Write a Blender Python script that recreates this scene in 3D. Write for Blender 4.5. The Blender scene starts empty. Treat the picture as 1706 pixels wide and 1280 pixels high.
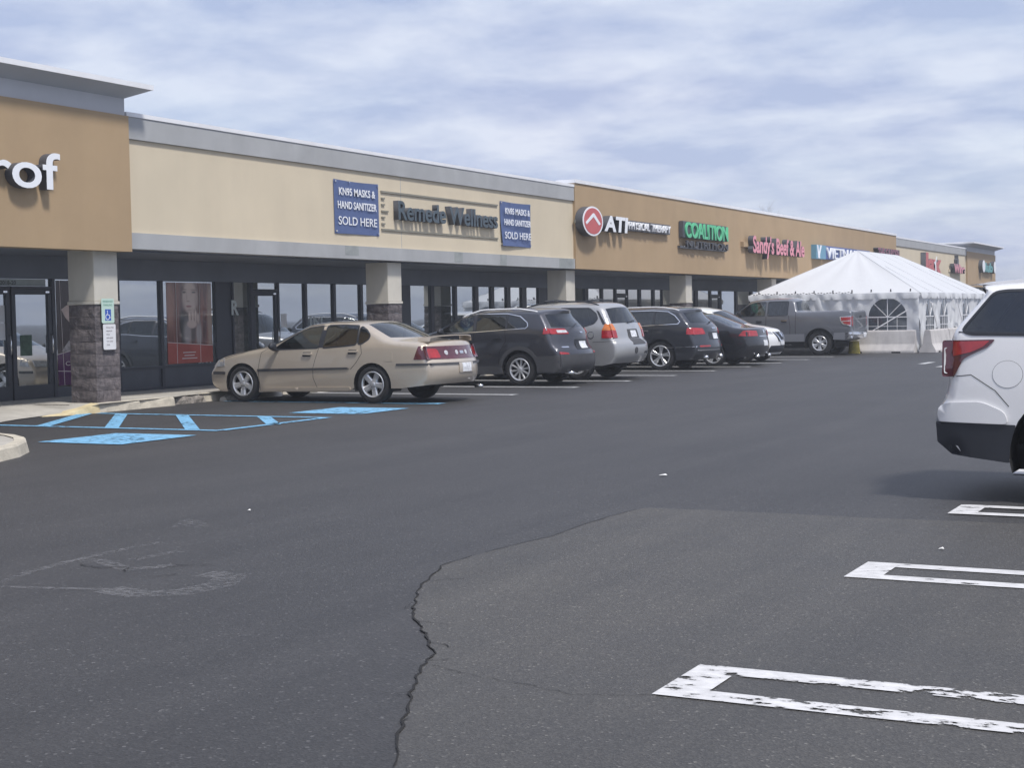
import bpy, bmesh, math, random
import numpy as np
from mathutils import Vector, Matrix
from mathutils.geometry import delaunay_2d_cdt

random.seed(7)
rng = np.random.default_rng(7)
R = math.radians
scene = bpy.context.scene
col = scene.collection

# ------------------------------------------------------------------ camera
F_PX, YAW, PITCH, ROLL, EYE = 2503.6, 0.4801, 0.0457, 0.0177, 1.4974
cy, sy, cp, sp = math.cos(YAW), math.sin(YAW), math.cos(PITCH), math.sin(PITCH)
fw = Vector((-sy * cp, cy * cp, -sp)); rt = Vector((cy, sy, 0)); up = rt.cross(fw)
r2 = rt * math.cos(ROLL) - up * math.sin(ROLL); u2 = up * math.cos(ROLL) + rt * math.sin(ROLL)
cam_data = bpy.data.cameras.new('camera')
cam = bpy.data.objects.new('camera', cam_data); col.objects.link(cam)
m = Matrix((r2, u2, -fw)).transposed().to_4x4(); m.translation = (0, 0, EYE)
cam.matrix_world = m
cam_data.sensor_width = 36.0
cam_data.lens = 36.0 * F_PX / 1706.0
cam_data.clip_start = 0.05; cam_data.clip_end = 6000
scene.camera = cam
cyc = scene.cycles
cyc.max_bounces = 7; cyc.diffuse_bounces = 3; cyc.glossy_bounces = 3; cyc.transmission_bounces = 4; cyc.transparent_max_bounces = 12; cyc.volume_bounces = 0

# ------------------------------------------------------------------ world, sun, exposure
SUN_EL, SUN_AZ = 60.0, -24.0          # azimuth measured from +X towards +Y
world = bpy.data.worlds.new('World'); scene.world = world; world.use_nodes = True
nt = world.node_tree; nt.nodes.clear()
def N(tree, kind, **kw):
    n = tree.nodes.new(kind)
    for k, v in kw.items():
        if k.startswith('i_'):
            key = k[2:]
            n.inputs[int(key) if key.isdigit() else key.replace('_', ' ')].default_value = v
        else:
            setattr(n, k, v)
    return n
wo = N(nt, 'ShaderNodeOutputWorld'); bg = N(nt, 'ShaderNodeBackground'); bg.inputs[1].default_value = 0.1
sky = N(nt, 'ShaderNodeTexSky', sky_type='NISHITA'); sky.sun_disc = False
sky.sun_elevation = R(SUN_EL); sky.sun_rotation = R(90 - SUN_AZ)
sky.air_density = 1.0; sky.dust_density = 1.0
tc = N(nt, 'ShaderNodeTexCoord'); sx = N(nt, 'ShaderNodeSeparateXYZ')
zc = N(nt, 'ShaderNodeMath', operation='MAXIMUM'); zc.inputs[1].default_value = 0.0
za = N(nt, 'ShaderNodeMath', operation='ADD'); za.inputs[1].default_value = 0.16
dx = N(nt, 'ShaderNodeMath', operation='DIVIDE'); dy = N(nt, 'ShaderNodeMath', operation='DIVIDE')
cx = N(nt, 'ShaderNodeCombineXYZ')
n1 = N(nt, 'ShaderNodeTexNoise'); n1.inputs['Scale'].default_value = 0.8; n1.inputs['Detail'].default_value = 4; n1.inputs['Roughness'].default_value = 0.5; n1.inputs['Distortion'].default_value = 0.1
ramp = N(nt, 'ShaderNodeValToRGB')
ramp.color_ramp.elements[0].position = 0.30; ramp.color_ramp.elements[0].color = (0.72, 0.72, 0.72, 1)
ramp.color_ramp.elements[1].position = 0.68; ramp.color_ramp.elements[1].color = (1, 1, 1, 1)
n2 = N(nt, 'ShaderNodeTexNoise'); n2.inputs['Scale'].default_value = 2.6; n2.inputs['Detail'].default_value = 9; n2.inputs['Roughness'].default_value = 0.58; n2.inputs['Distortion'].default_value = 0.15
cr2 = N(nt, 'ShaderNodeValToRGB')
cr2.color_ramp.elements[0].position = 0.38; cr2.color_ramp.elements[0].color = (3.05, 3.5, 4.95, 1)
cr2.color_ramp.elements[1].position = 0.64; cr2.color_ramp.elements[1].color = (5.0, 5.3, 6.15, 1)
mx = N(nt, 'ShaderNodeMix', data_type='RGBA')
L = nt.links.new
L(tc.outputs['Generated'], sx.inputs[0]); L(sx.outputs[2], zc.inputs[0]); L(zc.outputs[0], za.inputs[0])
L(sx.outputs[0], dx.inputs[0]); L(za.outputs[0], dx.inputs[1]); L(sx.outputs[1], dy.inputs[0]); L(za.outputs[0], dy.inputs[1])
L(dx.outputs[0], cx.inputs[0]); L(dy.outputs[0], cx.inputs[1])
L(cx.outputs[0], n1.inputs['Vector']); L(cx.outputs[0], n2.inputs['Vector'])
L(n1.outputs[0], ramp.inputs[0]); L(n2.outputs[0], cr2.inputs[0])
L(ramp.outputs[0], mx.inputs[0]); L(sky.outputs[0], mx.inputs[6]); L(cr2.outputs[0], mx.inputs[7])
L(mx.outputs[2], bg.inputs[0]); L(bg.outputs[0], wo.inputs[0])

sun_data = bpy.data.lights.new('sun', 'SUN'); sun_data.energy = 2.3; sun_data.angle = R(8.0); sun_data.color = (1.0, 0.95, 0.88)
sun = bpy.data.objects.new('sun', sun_data); col.objects.link(sun)
sdir = Vector((math.cos(R(SUN_EL)) * math.cos(R(SUN_AZ)), math.cos(R(SUN_EL)) * math.sin(R(SUN_AZ)), math.sin(R(SUN_EL))))
sun.rotation_euler = sdir.to_track_quat('Z', 'Y').to_euler(); sun.location = (0, 0, 30)
vs = scene.view_settings
vs.view_transform = 'Standard'; vs.look = 'None'; vs.gamma = 1.0; vs.use_curve_mapping = False; vs.exposure = 0.65

# ------------------------------------------------------------------ materials
MATS = {}
def pm(name, c, rough=0.6, metal=0.0, coat=0.0, spec=0.5, var=0.10, vs_=2.5, bump=0.0, bs=60.0, c2=None, streak=0.0):
    if name in MATS: return MATS[name]
    ma = bpy.data.materials.new(name); ma.use_nodes = True
    t = ma.node_tree; b = t.nodes['Principled BSDF']
    b.inputs['Roughness'].default_value = rough; b.inputs['Metallic'].default_value = metal
    b.inputs['Coat Weight'].default_value = coat; b.inputs['Coat Roughness'].default_value = 0.04
    b.inputs['Specular IOR Level'].default_value = spec
    co = t.nodes.new('ShaderNodeTexCoord')
    n = N(t, 'ShaderNodeTexNoise'); n.inputs['Scale'].default_value = vs_; n.inputs['Detail'].default_value = 6; n.inputs['Roughness'].default_value = 0.6
    t.links.new(co.outputs['Object'], n.inputs['Vector'])
    r = N(t, 'ShaderNodeValToRGB')
    a = c2 if c2 else tuple(max(0, x * (1 - var)) for x in c); d = c if c2 else tuple(min(1, x * (1 + var)) for x in c)
    r.color_ramp.elements[0].position = 0.33; r.color_ramp.elements[0].color = (*a, 1)
    r.color_ramp.elements[1].position = 0.67; r.color_ramp.elements[1].color = (*d, 1)
    t.links.new(n.outputs[0], r.inputs[0]); t.links.new(r.outputs[0], b.inputs['Base Color'])
    if streak:
        mp = N(t, 'ShaderNodeMapping'); mp.inputs['Scale'].default_value = (1.0, 0.8, 0.16); t.links.new(co.outputs['Object'], mp.inputs['Vector'])
        ns = N(t, 'ShaderNodeTexNoise'); ns.inputs['Scale'].default_value = 1.6; ns.inputs['Detail'].default_value = 7; ns.inputs['Roughness'].default_value = 0.7; t.links.new(mp.outputs[0], ns.inputs['Vector'])
        rr_ = N(t, 'ShaderNodeValToRGB'); rr_.color_ramp.elements[0].position = 0.34; rr_.color_ramp.elements[0].color = (1 - streak, 1 - streak, 1 - streak * .9, 1); rr_.color_ramp.elements[1].position = 0.6; rr_.color_ramp.elements[1].color = (1, 1, 1, 1); t.links.new(ns.outputs[0], rr_.inputs[0])
        ml = N(t, 'ShaderNodeMix', data_type='RGBA', blend_type='MULTIPLY'); ml.inputs[0].default_value = 1.0; t.links.new(r.outputs[0], ml.inputs[6]); t.links.new(rr_.outputs[0], ml.inputs[7]); t.links.new(ml.outputs[2], b.inputs['Base Color'])
    if bump:
        n3 = N(t, 'ShaderNodeTexNoise'); n3.inputs['Scale'].default_value = bs; n3.inputs['Detail'].default_value = 5
        t.links.new(co.outputs['Object'], n3.inputs['Vector'])
        bu = N(t, 'ShaderNodeBump'); bu.inputs['Strength'].default_value = bump; bu.inputs['Distance'].default_value = 0.02
        t.links.new(n3.outputs[0], bu.inputs['Height']); t.links.new(bu.outputs[0], b.inputs['Normal'])
    MATS[name] = ma
    return ma

def asphalt(name, base, speck, warm, grain, stain):
    ma = bpy.data.materials.new(name); ma.use_nodes = True
    t = ma.node_tree; b = t.nodes['Principled BSDF']; l = t.links.new
    b.inputs['Roughness'].default_value = 0.60; b.inputs['Specular IOR Level'].default_value = 0.6
    co = t.nodes.new('ShaderNodeTexCoord')
    big = N(t, 'ShaderNodeTexNoise'); big.inputs['Scale'].default_value = 0.35; big.inputs['Detail'].default_value = 8; big.inputs['Roughness'].default_value = 0.62
    l(co.outputs['Object'], big.inputs['Vector'])
    rb = N(t, 'ShaderNodeValToRGB')
    rb.color_ramp.elements[0].position = 0.32; rb.color_ramp.elements[0].color = tuple(x * (1 - stain) for x in base) + (1,)
    rb.color_ramp.elements[1].position = 0.70; rb.color_ramp.elements[1].color = tuple(x * (1 + stain) * w for x, w in zip(base, warm)) + (1,)
    l(big.outputs[0], rb.inputs[0])
    mp = N(t, 'ShaderNodeMapping'); mp.inputs['Scale'].default_value = (1.6, 0.09, 1); l(co.outputs['Object'], mp.inputs['Vector'])
    trk = N(t, 'ShaderNodeTexNoise'); trk.inputs['Scale'].default_value = 1.0; trk.inputs['Detail'].default_value = 6; trk.inputs['Roughness'].default_value = 0.65; l(mp.outputs[0], trk.inputs['Vector'])
    rt_ = N(t, 'ShaderNodeValToRGB'); rt_.color_ramp.elements[0].position = 0.35; rt_.color_ramp.elements[0].color = (0.84, 0.84, 0.85, 1); rt_.color_ramp.elements[1].position = 0.68; rt_.color_ramp.elements[1].color = (1.16, 1.15, 1.14, 1); l(trk.outputs[0], rt_.inputs[0])
    mtk = N(t, 'ShaderNodeMix', data_type='RGBA', blend_type='MULTIPLY'); mtk.inputs[0].default_value = 1.0; l(rb.outputs[0], mtk.inputs[6]); l(rt_.outputs[0], mtk.inputs[7])
    v = N(t, 'ShaderNodeTexVoronoi'); v.inputs['Scale'].default_value = grain; l(co.outputs['Object'], v.inputs['Vector'])
    # aggregate: each stone its own tone
    sp_ = N(t, 'ShaderNodeSeparateColor'); l(v.outputs['Color'], sp_.inputs[0])
    rs = N(t, 'ShaderNodeValToRGB'); e = rs.color_ramp.elements
    e[0].position = 0.0; e[0].color = (0.66, 0.66, 0.67, 1)
    e[1].position = 1.0; e[1].color = (speck, speck, speck * 0.97, 1)
    x = e.new(0.55); x.color = (0.9, 0.9, 0.9, 1)
    x = e.new(0.975); x.color = (1.22, 1.22, 1.2, 1)
    l(sp_.outputs[0], rs.inputs[0])
    fine = N(t, 'ShaderNodeTexNoise'); fine.inputs['Scale'].default_value = grain * 0.5; fine.inputs['Detail'].default_value = 4; l(co.outputs['Object'], fine.inputs['Vector'])
    mu = N(t, 'ShaderNodeMix', data_type='RGBA', blend_type='MULTIPLY'); mu.inputs[0].default_value = 1.0
    l(mtk.outputs[2], mu.inputs[6]); l(rs.outputs[0], mu.inputs[7])
    l(mu.outputs[2], b.inputs['Base Color'])
    bu = N(t, 'ShaderNodeBump'); bu.inputs['Strength'].default_value = 0.45; bu.inputs['Distance'].default_value = 0.006
    l(v.outputs['Distance'], bu.inputs['Height']); l(bu.outputs[0], b.inputs['Normal'])
    return ma

def worn_paint(name, c, wear=0.42, scale=9.0, soft=0.03, maxa=1.0):
    ma = bpy.data.materials.new(name); ma.use_nodes = True
    t = ma.node_tree; b = t.nodes['Principled BSDF']; l = t.links.new
    b.inputs['Roughness'].default_value = 0.75
    co = t.nodes.new('ShaderNodeTexCoord')
    n = N(t, 'ShaderNodeTexNoise'); n.inputs['Scale'].default_value = scale; n.inputs['Detail'].default_value = 9; n.inputs['Roughness'].default_value = 0.68
    mp = N(t, 'ShaderNodeMapping'); mp.inputs['Scale'].default_value = (0.75, 1.25, 1); l(co.outputs['Object'], mp.inputs['Vector']); l(mp.outputs[0], n.inputs['Vector'])
    big = N(t, 'ShaderNodeTexNoise'); big.inputs['Scale'].default_value = 1.1; big.inputs['Detail'].default_value = 2; l(co.outputs['Object'], big.inputs['Vector'])
    ad = N(t, 'ShaderNodeMath', operation='MULTIPLY_ADD'); ad.inputs[1].default_value = 0.35; l(big.outputs[0], ad.inputs[0]); l(n.outputs[0], ad.inputs[2])
    r = N(t, 'ShaderNodeValToRGB'); r.color_ramp.elements[0].position = wear + 0.175; r.color_ramp.elements[0].color = (0, 0, 0, 1)
    r.color_ramp.elements[1].position = wear + 0.175 + soft; r.color_ramp.elements[1].color = (maxa, maxa, maxa, 1)
    l(ad.outputs[0], r.inputs[0])
    rc = N(t, 'ShaderNodeValToRGB'); rc.color_ramp.elements[0].color = tuple(x * 0.72 for x in c) + (1,); rc.color_ramp.elements[1].color = (*c, 1)
    rc.color_ramp.elements[0].position = 0.4; rc.color_ramp.elements[1].position = 0.62
    l(n.outputs[0], rc.inputs[0]); l(rc.outputs[0], b.inputs['Base Color'])
    l(r.outputs[0], b.inputs['Alpha'])
    return ma

def glass_mat(name, tint, refl, rough=0.02, wave=0.0, body=None):
    ma = bpy.data.materials.new(name); ma.use_nodes = True
    t = ma.node_tree; t.nodes.clear(); l = t.links.new
    o = N(t, 'ShaderNodeOutputMaterial'); mi = N(t, 'ShaderNodeMixShader'); g = N(t, 'ShaderNodeBsdfGlossy')
    g.inputs['Roughness'].default_value = rough; g.inputs['Color'].default_value = (0.93, 0.97, 1.0, 1)
    ge = N(t, 'ShaderNodeNewGeometry'); dt = N(t, 'ShaderNodeVectorMath', operation='DOT_PRODUCT'); l(ge.outputs['Normal'], dt.inputs[0]); l(ge.outputs['Incoming'], dt.inputs[1])
    ab = N(t, 'ShaderNodeMath', operation='ABSOLUTE'); l(dt.outputs['Value'], ab.inputs[0]); om = N(t, 'ShaderNodeMath', operation='SUBTRACT'); om.inputs[0].default_value = 1.0; l(ab.outputs[0], om.inputs[1])
    pw = N(t, 'ShaderNodeMath', operation='POWER'); pw.inputs[1].default_value = 5.0; l(om.outputs[0], pw.inputs[0]); fr = N(t, 'ShaderNodeMath', operation='MULTIPLY_ADD'); fr.inputs[1].default_value = 0.92; fr.inputs[2].default_value = 0.06; l(pw.outputs[0], fr.inputs[0])
    ad = N(t, 'ShaderNodeMath', operation='MULTIPLY_ADD'); ad.inputs[1].default_value = 1.15; ad.inputs[2].default_value = refl; ad.use_clamp = True
    l(fr.outputs[0], ad.inputs[0]); l(ad.outputs[0], mi.inputs[0])
    if body:
        tr = N(t, 'ShaderNodeBsdfPrincipled'); tr.inputs['Base Color'].default_value = (*body, 1); tr.inputs['Roughness'].default_value = 0.6
    else:
        tr = N(t, 'ShaderNodeBsdfTransparent'); tr.inputs['Color'].default_value = (*tint, 1)
    l(tr.outputs[0], mi.inputs[1]); l(g.outputs[0], mi.inputs[2]); l(mi.outputs[0], o.inputs['Surface'])
    if wave:
        co = t.nodes.new('ShaderNodeTexCoord'); n = N(t, 'ShaderNodeTexNoise'); n.inputs['Scale'].default_value = 1.3; n.inputs['Detail'].default_value = 1
        l(co.outputs['Object'], n.inputs['Vector'])
        bu = N(t, 'ShaderNodeBump'); bu.inputs['Strength'].default_value = wave; bu.inputs['Distance'].default_value = 0.02
        l(n.outputs[0], bu.inputs['Height']); l(bu.outputs[0], g.inputs['Normal'])
    return ma

M_ASPH = asphalt('sealed_asphalt', (0.038, 0.0378, 0.0395), 3.4, (1.0, 0.99, 0.97), 95, 0.16)
M_OLD = asphalt('weathered_asphalt', (0.060, 0.059, 0.0585), 2.8, (1.06, 1.02, 0.92), 110, 0.16)
M_CRACK = pm('crack_shadow', (0.012, 0.012, 0.013), 0.95)
M_WHITE = worn_paint('worn_white_paint', (0.64, 0.64, 0.65), 0.36, 11)
M_WHITE2 = worn_paint('cracked_white_paint', (0.64, 0.64, 0.65), 0.435, 10)
M_WHITE3 = worn_paint('row_white_paint', (0.56, 0.57, 0.58), 0.30, 11)
M_BLUE = worn_paint('worn_blue_paint', (0.20, 0.47, 0.72), 0.375, 11, 0.06)
M_GHOST = worn_paint('ghost_paint', (0.48, 0.48, 0.50), 0.43, 26, 0.22, 0.20)
M_CONC = pm('concrete_walk', (0.42, 0.40, 0.36), 0.85, var=0.16, vs_=1.8, bump=0.25, bs=70)
M_KERB = pm('kerb_concrete', (0.50, 0.46, 0.38), 0.85, var=0.22, vs_=3.0, bump=0.4, bs=50)
M_RAMP = pm('ramp_yellowed', (0.58, 0.49, 0.30), 0.85, var=0.2, vs_=4, bump=0.4, bs=50)
M_RUBBLE = pm('broken_kerb', (0.22, 0.20, 0.18), 0.95, var=0.4, vs_=14, bump=1.0, bs=30)
M_TAN = pm('tan_stucco', (0.41, 0.295, 0.178), 0.9, streak=0.045, var=0.05, vs_=0.8, bump=0.25, bs=120)
M_CREAM = pm('cream_stucco', (0.63, 0.55, 0.415), 0.9, streak=0.04, var=0.04, vs_=0.7, bump=0.2, bs=120)
M_BAND = pm('grey_band', (0.385, 0.395, 0.405), 0.85, streak=0.08, var=0.07, vs_=1.2, bump=0.15, bs=90)
M_PALE = pm('pale_grey_trim', (0.50, 0.51, 0.54), 0.8, var=0.05, vs_=1.0)
M_CORN = pm('cornice_grey', (0.50, 0.52, 0.56), 0.8, var=0.05, vs_=1.0)
M_COPING = pm('white_coping', (0.78, 0.79, 0.82), 0.5, var=0.05)
M_SOFFIT = pm('dark_soffit', (0.145, 0.165, 0.205), 0.7, var=0.1, vs_=1.0)
M_FRAME = pm('dark_bronze_frame', (0.034, 0.040, 0.056), 0.45, var=0.1)
M_KICK = pm('dark_kick_panel', (0.060, 0.070, 0.090), 0.5, var=0.1)
M_ROOF = pm('roof_membrane', (0.55, 0.55, 0.56), 0.9)
M_COLP = pm('column_stucco', (0.60, 0.57, 0.50), 0.9, streak=0.10, var=0.05, vs_=2, bump=0.2, bs=90)
M_STONE = pm('split_face_block', (0.165, 0.145, 0.150), 0.95, c2=(0.060, 0.054, 0.060), vs_=9, bump=1.0, bs=45)
M_STONE2 = pm('split_face_block_pale', (0.20, 0.175, 0.178), 0.95, c2=(0.085, 0.076, 0.082), vs_=11, bump=1.0, bs=45)
M_SGLASS = glass_mat('storefront_glass', None, 0.46, 0.015, 0.05, (0.040, 0.055, 0.057))
M_PANE = glass_mat('car_glass_tinted', (0.06, 0.07, 0.08), 0.03, 0.01)
M_CLEAR = glass_mat('car_glass_clear', (0.34, 0.42, 0.42), 0.05, 0.01)
M_SIDEG = glass_mat('car_glass_side', (0.13, 0.18, 0.18), 0.04, 0.01)
M_TYRE = pm('tyre_rubber', (0.020, 0.020, 0.022), 0.85, var=0.25, vs_=12)
M_RIM = pm('alloy_rim', (0.62, 0.63, 0.65), 0.32, metal=0.7, var=0.05)
M_CHROME = pm('chrome', (0.75, 0.76, 0.78), 0.12, metal=1.0, var=0.02)
M_BLACK = pm('black_plastic', (0.019, 0.022, 0.030), 0.55, var=0.15)
M_DGREY = pm('grey_plastic', (0.055, 0.056, 0.062), 0.6, var=0.12)
M_DARK = pm('dark_void', (0.010, 0.010, 0.012), 0.9)
M_SEAT = pm('dark_cloth_seat', (0.020, 0.022, 0.025), 0.9)
M_SEATB = pm('beige_cloth_seat', (0.16, 0.14, 0.12), 0.9)
M_RED = pm('red_lens', (0.36, 0.012, 0.018), 0.12, coat=1.0, var=0.2, vs_=12)
M_DRED = pm('dark_red_lens', (0.085, 0.012, 0.022), 0.10, coat=1.0, var=0.2, vs_=10)
M_AMBER = pm('amber_lens', (0.62, 0.17, 0.02), 0.15, coat=1.0, var=0.2, vs_=12)
M_CLENS = pm('clear_lens', (0.55, 0.56, 0.58), 0.08, coat=1.0, spec=0.8, var=0.2, vs_=14)
M_PLATE = pm('licence_plate', (0.70, 0.72, 0.76), 0.4, var=0.25, vs_=18)
M_LAMP = pm('headlamp_glass', (0.30, 0.31, 0.33), 0.06, coat=1.0, spec=1.0, var=0.4, vs_=20)

# ------------------------------------------------------------------ helpers
def tag(o, label=None, cat=None, group=None, kind=None):
    if label: o['label'] = label
    if cat: o['category'] = cat
    if group: o['group'] = group
    if kind: o['kind'] = kind
    return o
def link(name, me, parent=None, smooth=False):
    o = bpy.data.objects.new(name, me); col.objects.link(o)
    if parent is not None: o.parent = parent
    if smooth:
        me.polygons.foreach_set('use_smooth', [True] * len(me.polygons)); me.update()
    return o
def empty(name, loc=(0, 0, 0), rz=0.0):
    o = bpy.data.objects.new(name, None); col.objects.link(o); o.location = loc; o.rotation_euler = (0, 0, rz)
    o.empty_display_size = 0.1
    return o
class MB:
    def __init__(s): s.v = []; s.f = []
    def add(s, vs, fs):
        n = len(s.v); s.v += [tuple(p) for p in vs]; s.f += [tuple(i + n for i in f) for f in fs]; return s
    def box(s, x0, x1, y0, y1, z0, z1):
        return s.add([(x0, y0, z0), (x1, y0, z0), (x1, y1, z0), (x0, y1, z0), (x0, y0, z1), (x1, y0, z1), (x1, y1, z1), (x0, y1, z1)],
                     [(0, 3, 2, 1), (4, 5, 6, 7), (0, 1, 5, 4), (1, 2, 6, 5), (2, 3, 7, 6), (3, 0, 4, 7)])
    def prism(s, poly, z0, z1):
        n = len(poly)
        return s.add([(x, y, z0) for x, y in poly] + [(x, y, z1) for x, y in poly],
                     [tuple(range(n - 1, -1, -1)), tuple(range(n, 2 * n))] + [(i, (i + 1) % n, n + (i + 1) % n, n + i) for i in range(n)])
    def tube(s, pts, r, n=8, cap=True):
        pts = [Vector(p) for p in pts]; rs = r if isinstance(r, (list, tuple)) else [r] * len(pts)
        vs = []; fs = []
        for i, p in enumerate(pts):
            d = (pts[min(i + 1, len(pts) - 1)] - pts[max(i - 1, 0)]).normalized()
            a = d.orthogonal().normalized() if i == 0 else (a - d * a.dot(d)).normalized()
            b = d.cross(a)
            for k in range(n):
                t = 2 * math.pi * k / n; vs.append(p + (a * math.cos(t) + b * math.sin(t)) * rs[i])
        for i in range(len(pts) - 1):
            for k in range(n): fs.append((i * n + k, i * n + (k + 1) % n, (i + 1) * n + (k + 1) % n, (i + 1) * n + k))
        if cap: fs += [tuple(range(n - 1, -1, -1)), tuple((len(pts) - 1) * n + k for k in range(n))]
        return s.add(vs, fs)
    def lathe(s, prof, n=32, c=(0, 0, 0), closed=False):
        # profile (r, y) turned about the Y axis
        vs = []; fs = []; k = len(prof)
        for i in range(n):
            a = 2 * math.pi * i / n
            for r, y in prof: vs.append((c[0] + r * math.cos(a), c[1] + y, c[2] + r * math.sin(a)))
        for i in range(n):
            j = (i + 1) % n
            for q in range(k if closed else k - 1): fs.append((i * k + q, j * k + q, j * k + (q + 1) % k, i * k + (q + 1) % k))
        return s.add(vs, fs)
    def mesh(s, name, mat, bevel=0.0, seg=2):
        me = bpy.data.meshes.new(name); me.from_pydata(s.v, [], s.f); me.validate()
        if bevel:
            b = bmesh.new(); b.from_mesh(me)
            bmesh.ops.bevel(b, geom=b.edges[:], offset=bevel, segments=seg, affect='EDGES', clamp_overlap=True); b.to_mesh(me); b.free()
        for mm in (mat if isinstance(mat, (list, tuple)) else [mat]): me.materials.append(mm)
        me.update(); return me
    def build(s, name, mat, parent=None, smooth=False, bevel=0.0, **kw):
        o = link(name, s.mesh(name, mat, bevel), parent, smooth); tag(o, **kw); return o
def auto_smooth(o, ang=35):
    me = o.data; b = bmesh.new(); b.from_mesh(me)
    for f in b.faces: f.smooth = True
    for e in b.edges:
        if len(e.link_faces) == 2 and e.calc_face_angle(0) > R(ang): e.smooth = False
    b.to_mesh(me); b.free(); return o
def in_poly(px, pz, poly):
    poly = np.asarray(poly); x0, z0 = poly[:, 0], poly[:, 1]; x1, z1 = np.roll(x0, -1), np.roll(z0, -1)
    px = np.asarray(px)[:, None]; pz = np.asarray(pz)[:, None]
    c = ((z0 > pz) != (z1 > pz)) & (px < (x1 - x0) * (pz - z0) / np.where(z1 == z0, 1e-12, z1 - z0) + x0)
    return (c.sum(1) % 2) == 1
def densify(poly, step, closed=True):
    out = []; n = len(poly)
    for i in range(n if closed else n - 1):
        a = poly[i]; b = poly[(i + 1) % n]; k = max(1, int(math.ceil(math.dist(a, b) / step)))
        out += [(a[0] + (b[0] - a[0]) * j / k, a[1] + (b[1] - a[1]) * j / k) for j in range(k)]
    if not closed: out.append(tuple(poly[-1]))
    return out
def rounded(poly, r, n=4):
    out = []; k = len(poly)
    for i in range(k):
        p = Vector(poly[i]); a = Vector(poly[i - 1]) - p; b = Vector(poly[(i + 1) % k]) - p
        q = min(r, a.length * 0.45, b.length * 0.45); s = p + a.normalized() * q; e = p + b.normalized() * q
        for j in range(n + 1):
            t = j / n; out.append(tuple(s * (1 - t) ** 2 + p * 2 * t * (1 - t) + e * t * t))
    return out
def fill(loops, extra, step):
    """conforming triangulation of closed loops plus a grid of inner points"""
    pts = []; ed = []
    for lp in loops:
        n0 = len(pts); pts += lp; k = len(lp); ed += [(n0 + i, n0 + (i + 1) % k) for i in range(k)]
    outer = np.array(loops[0]); lo = outer.min(0); hi = outer.max(0)
    g = []
    if step:
        nx = int((hi[0] - lo[0]) / step) + 1; nz = int((hi[1] - lo[1]) / step) + 1
        for i in range(nx + 1):
            for j in range(nz + 1): g.append((lo[0] + (i + 0.5 * (j % 2)) * step, lo[1] + j * step))
    g += list(extra)
    if g:
        ga = np.array(g); keep = in_poly(ga[:, 0], ga[:, 1], outer)
        seg = np.vstack([np.array(lp) for lp in loops])
        ga = ga[keep]
        if len(ga):
            d = np.min(np.hypot(ga[:, None, 0] - seg[None, :, 0], ga[:, None, 1] - seg[None, :, 1]), 1)
            ga = ga[d > (step or 0.03) * 0.3]
        pts += [tuple(p) for p in ga]
    r = delaunay_2d_cdt([Vector(p) for p in pts], ed, [], 0, 1e-7)
    V = np.array([(v.x, v.y) for v in r[0]]); T = np.array([f for f in r[2] if len(f) == 3])
    return V, T

# ------------------------------------------------------------------ ground
gd = MB().add([(-700, -500, 0), (700, -500, 0), (700, 1000, 0), (-700, 1000, 0)], [(0, 1, 2, 3)])
lot = gd.build('parking_lot', M_ASPH, label='dark sealed asphalt of the parking lot', kind='structure')
seam = [(-2.64, 4.19), (-2.83, 4.53), (-3.05, 4.94), (-3.17, 5.2), (-3.3, 5.46), (-3.38, 5.7), (-3.55, 5.92), (-3.68, 6.09), (-3.87, 6.35), (-4.04, 6.61), (-4.21, 6.94), (-4.36, 7.28), (-4.52, 7.72), (-4.52, 8.12), (-4.49, 8.55), (-4.43, 9.05), (-4.46, 9.75), (-4.45, 10.23), (-4.41, 10.64), (-3.81, 10.67), (-3.21, 10.67), (-2.68, 10.66), (-2.14, 10.69), (-1.64, 10.72)]
jag = []
for i in range(len(seam) - 1):
    a, b = seam[i], seam[i + 1]; k = 5 if i < 13 else 3
    for j in range(k):
        t = j / k; jt = 0.014 if i < 13 else 0.008
        jag.append((a[0] + (b[0] - a[0]) * t + random.uniform(-jt, jt), a[1] + (b[1] - a[1]) * t + random.uniform(-jt, jt)))
jag.append(seam[-1])
old = [(-1.2, -12)] + [(-1.4, 0), (-2.2, 3.2)] + jag + [(0, 10.75), (6, 10.7), (14, 10.8), (14, -12)]
V, T = fill([old], [], 0); V3 = [(p[0], p[1], 0.004) for p in V]
cen = V[T].mean(1); T = T[in_poly(cen[:, 0], cen[:, 1], old)]
MB().add(V3, [tuple(int(i) for i in t) for t in T]).build('weathered_asphalt_area', M_OLD, label='weathered lighter asphalt in the near right of the lot', kind='structure')
def ribbon(pts, w, z, name, mat, parent, taper=False):
    vs = []; fs = []
    for i, p in enumerate(pts):
        a = Vector(pts[max(i - 1, 0)]); b = Vector(pts[min(i + 1, len(pts) - 1)]); d = (b - a).normalized(); n_ = Vector((-d.y, d.x))
        q = w * (random.uniform(0.35, 1.2) if taper else 1.0) / 2
        p = Vector(p); vs += [(*(p + n_ * q), z), (*(p - n_ * q), z)]
    for i in range(len(pts) - 1): fs.append((2 * i, 2 * i + 1, 2 * i + 3, 2 * i + 2))
    return MB().add(vs, fs).build(name, mat, parent)
ribbon(jag[0:66], 0.012, 0.008, 'crack', M_CRACK, lot, True)
ribbon(jag[66:80], 0.010, 0.008, 'crack', M_CRACK, lot, True)
c2 = densify([(-3.28, 5.49), (-3.0, 5.38), (-2.8, 5.36), (-2.51, 5.27), (-2.21, 5.4)], 0.05, False)
ribbon([(x + random.uniform(-.016, .016), y + random.uniform(-.016, .016)) for x, y in c2], 0.0035, 0.0075, 'crack', M_CRACK, lot, True)
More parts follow.
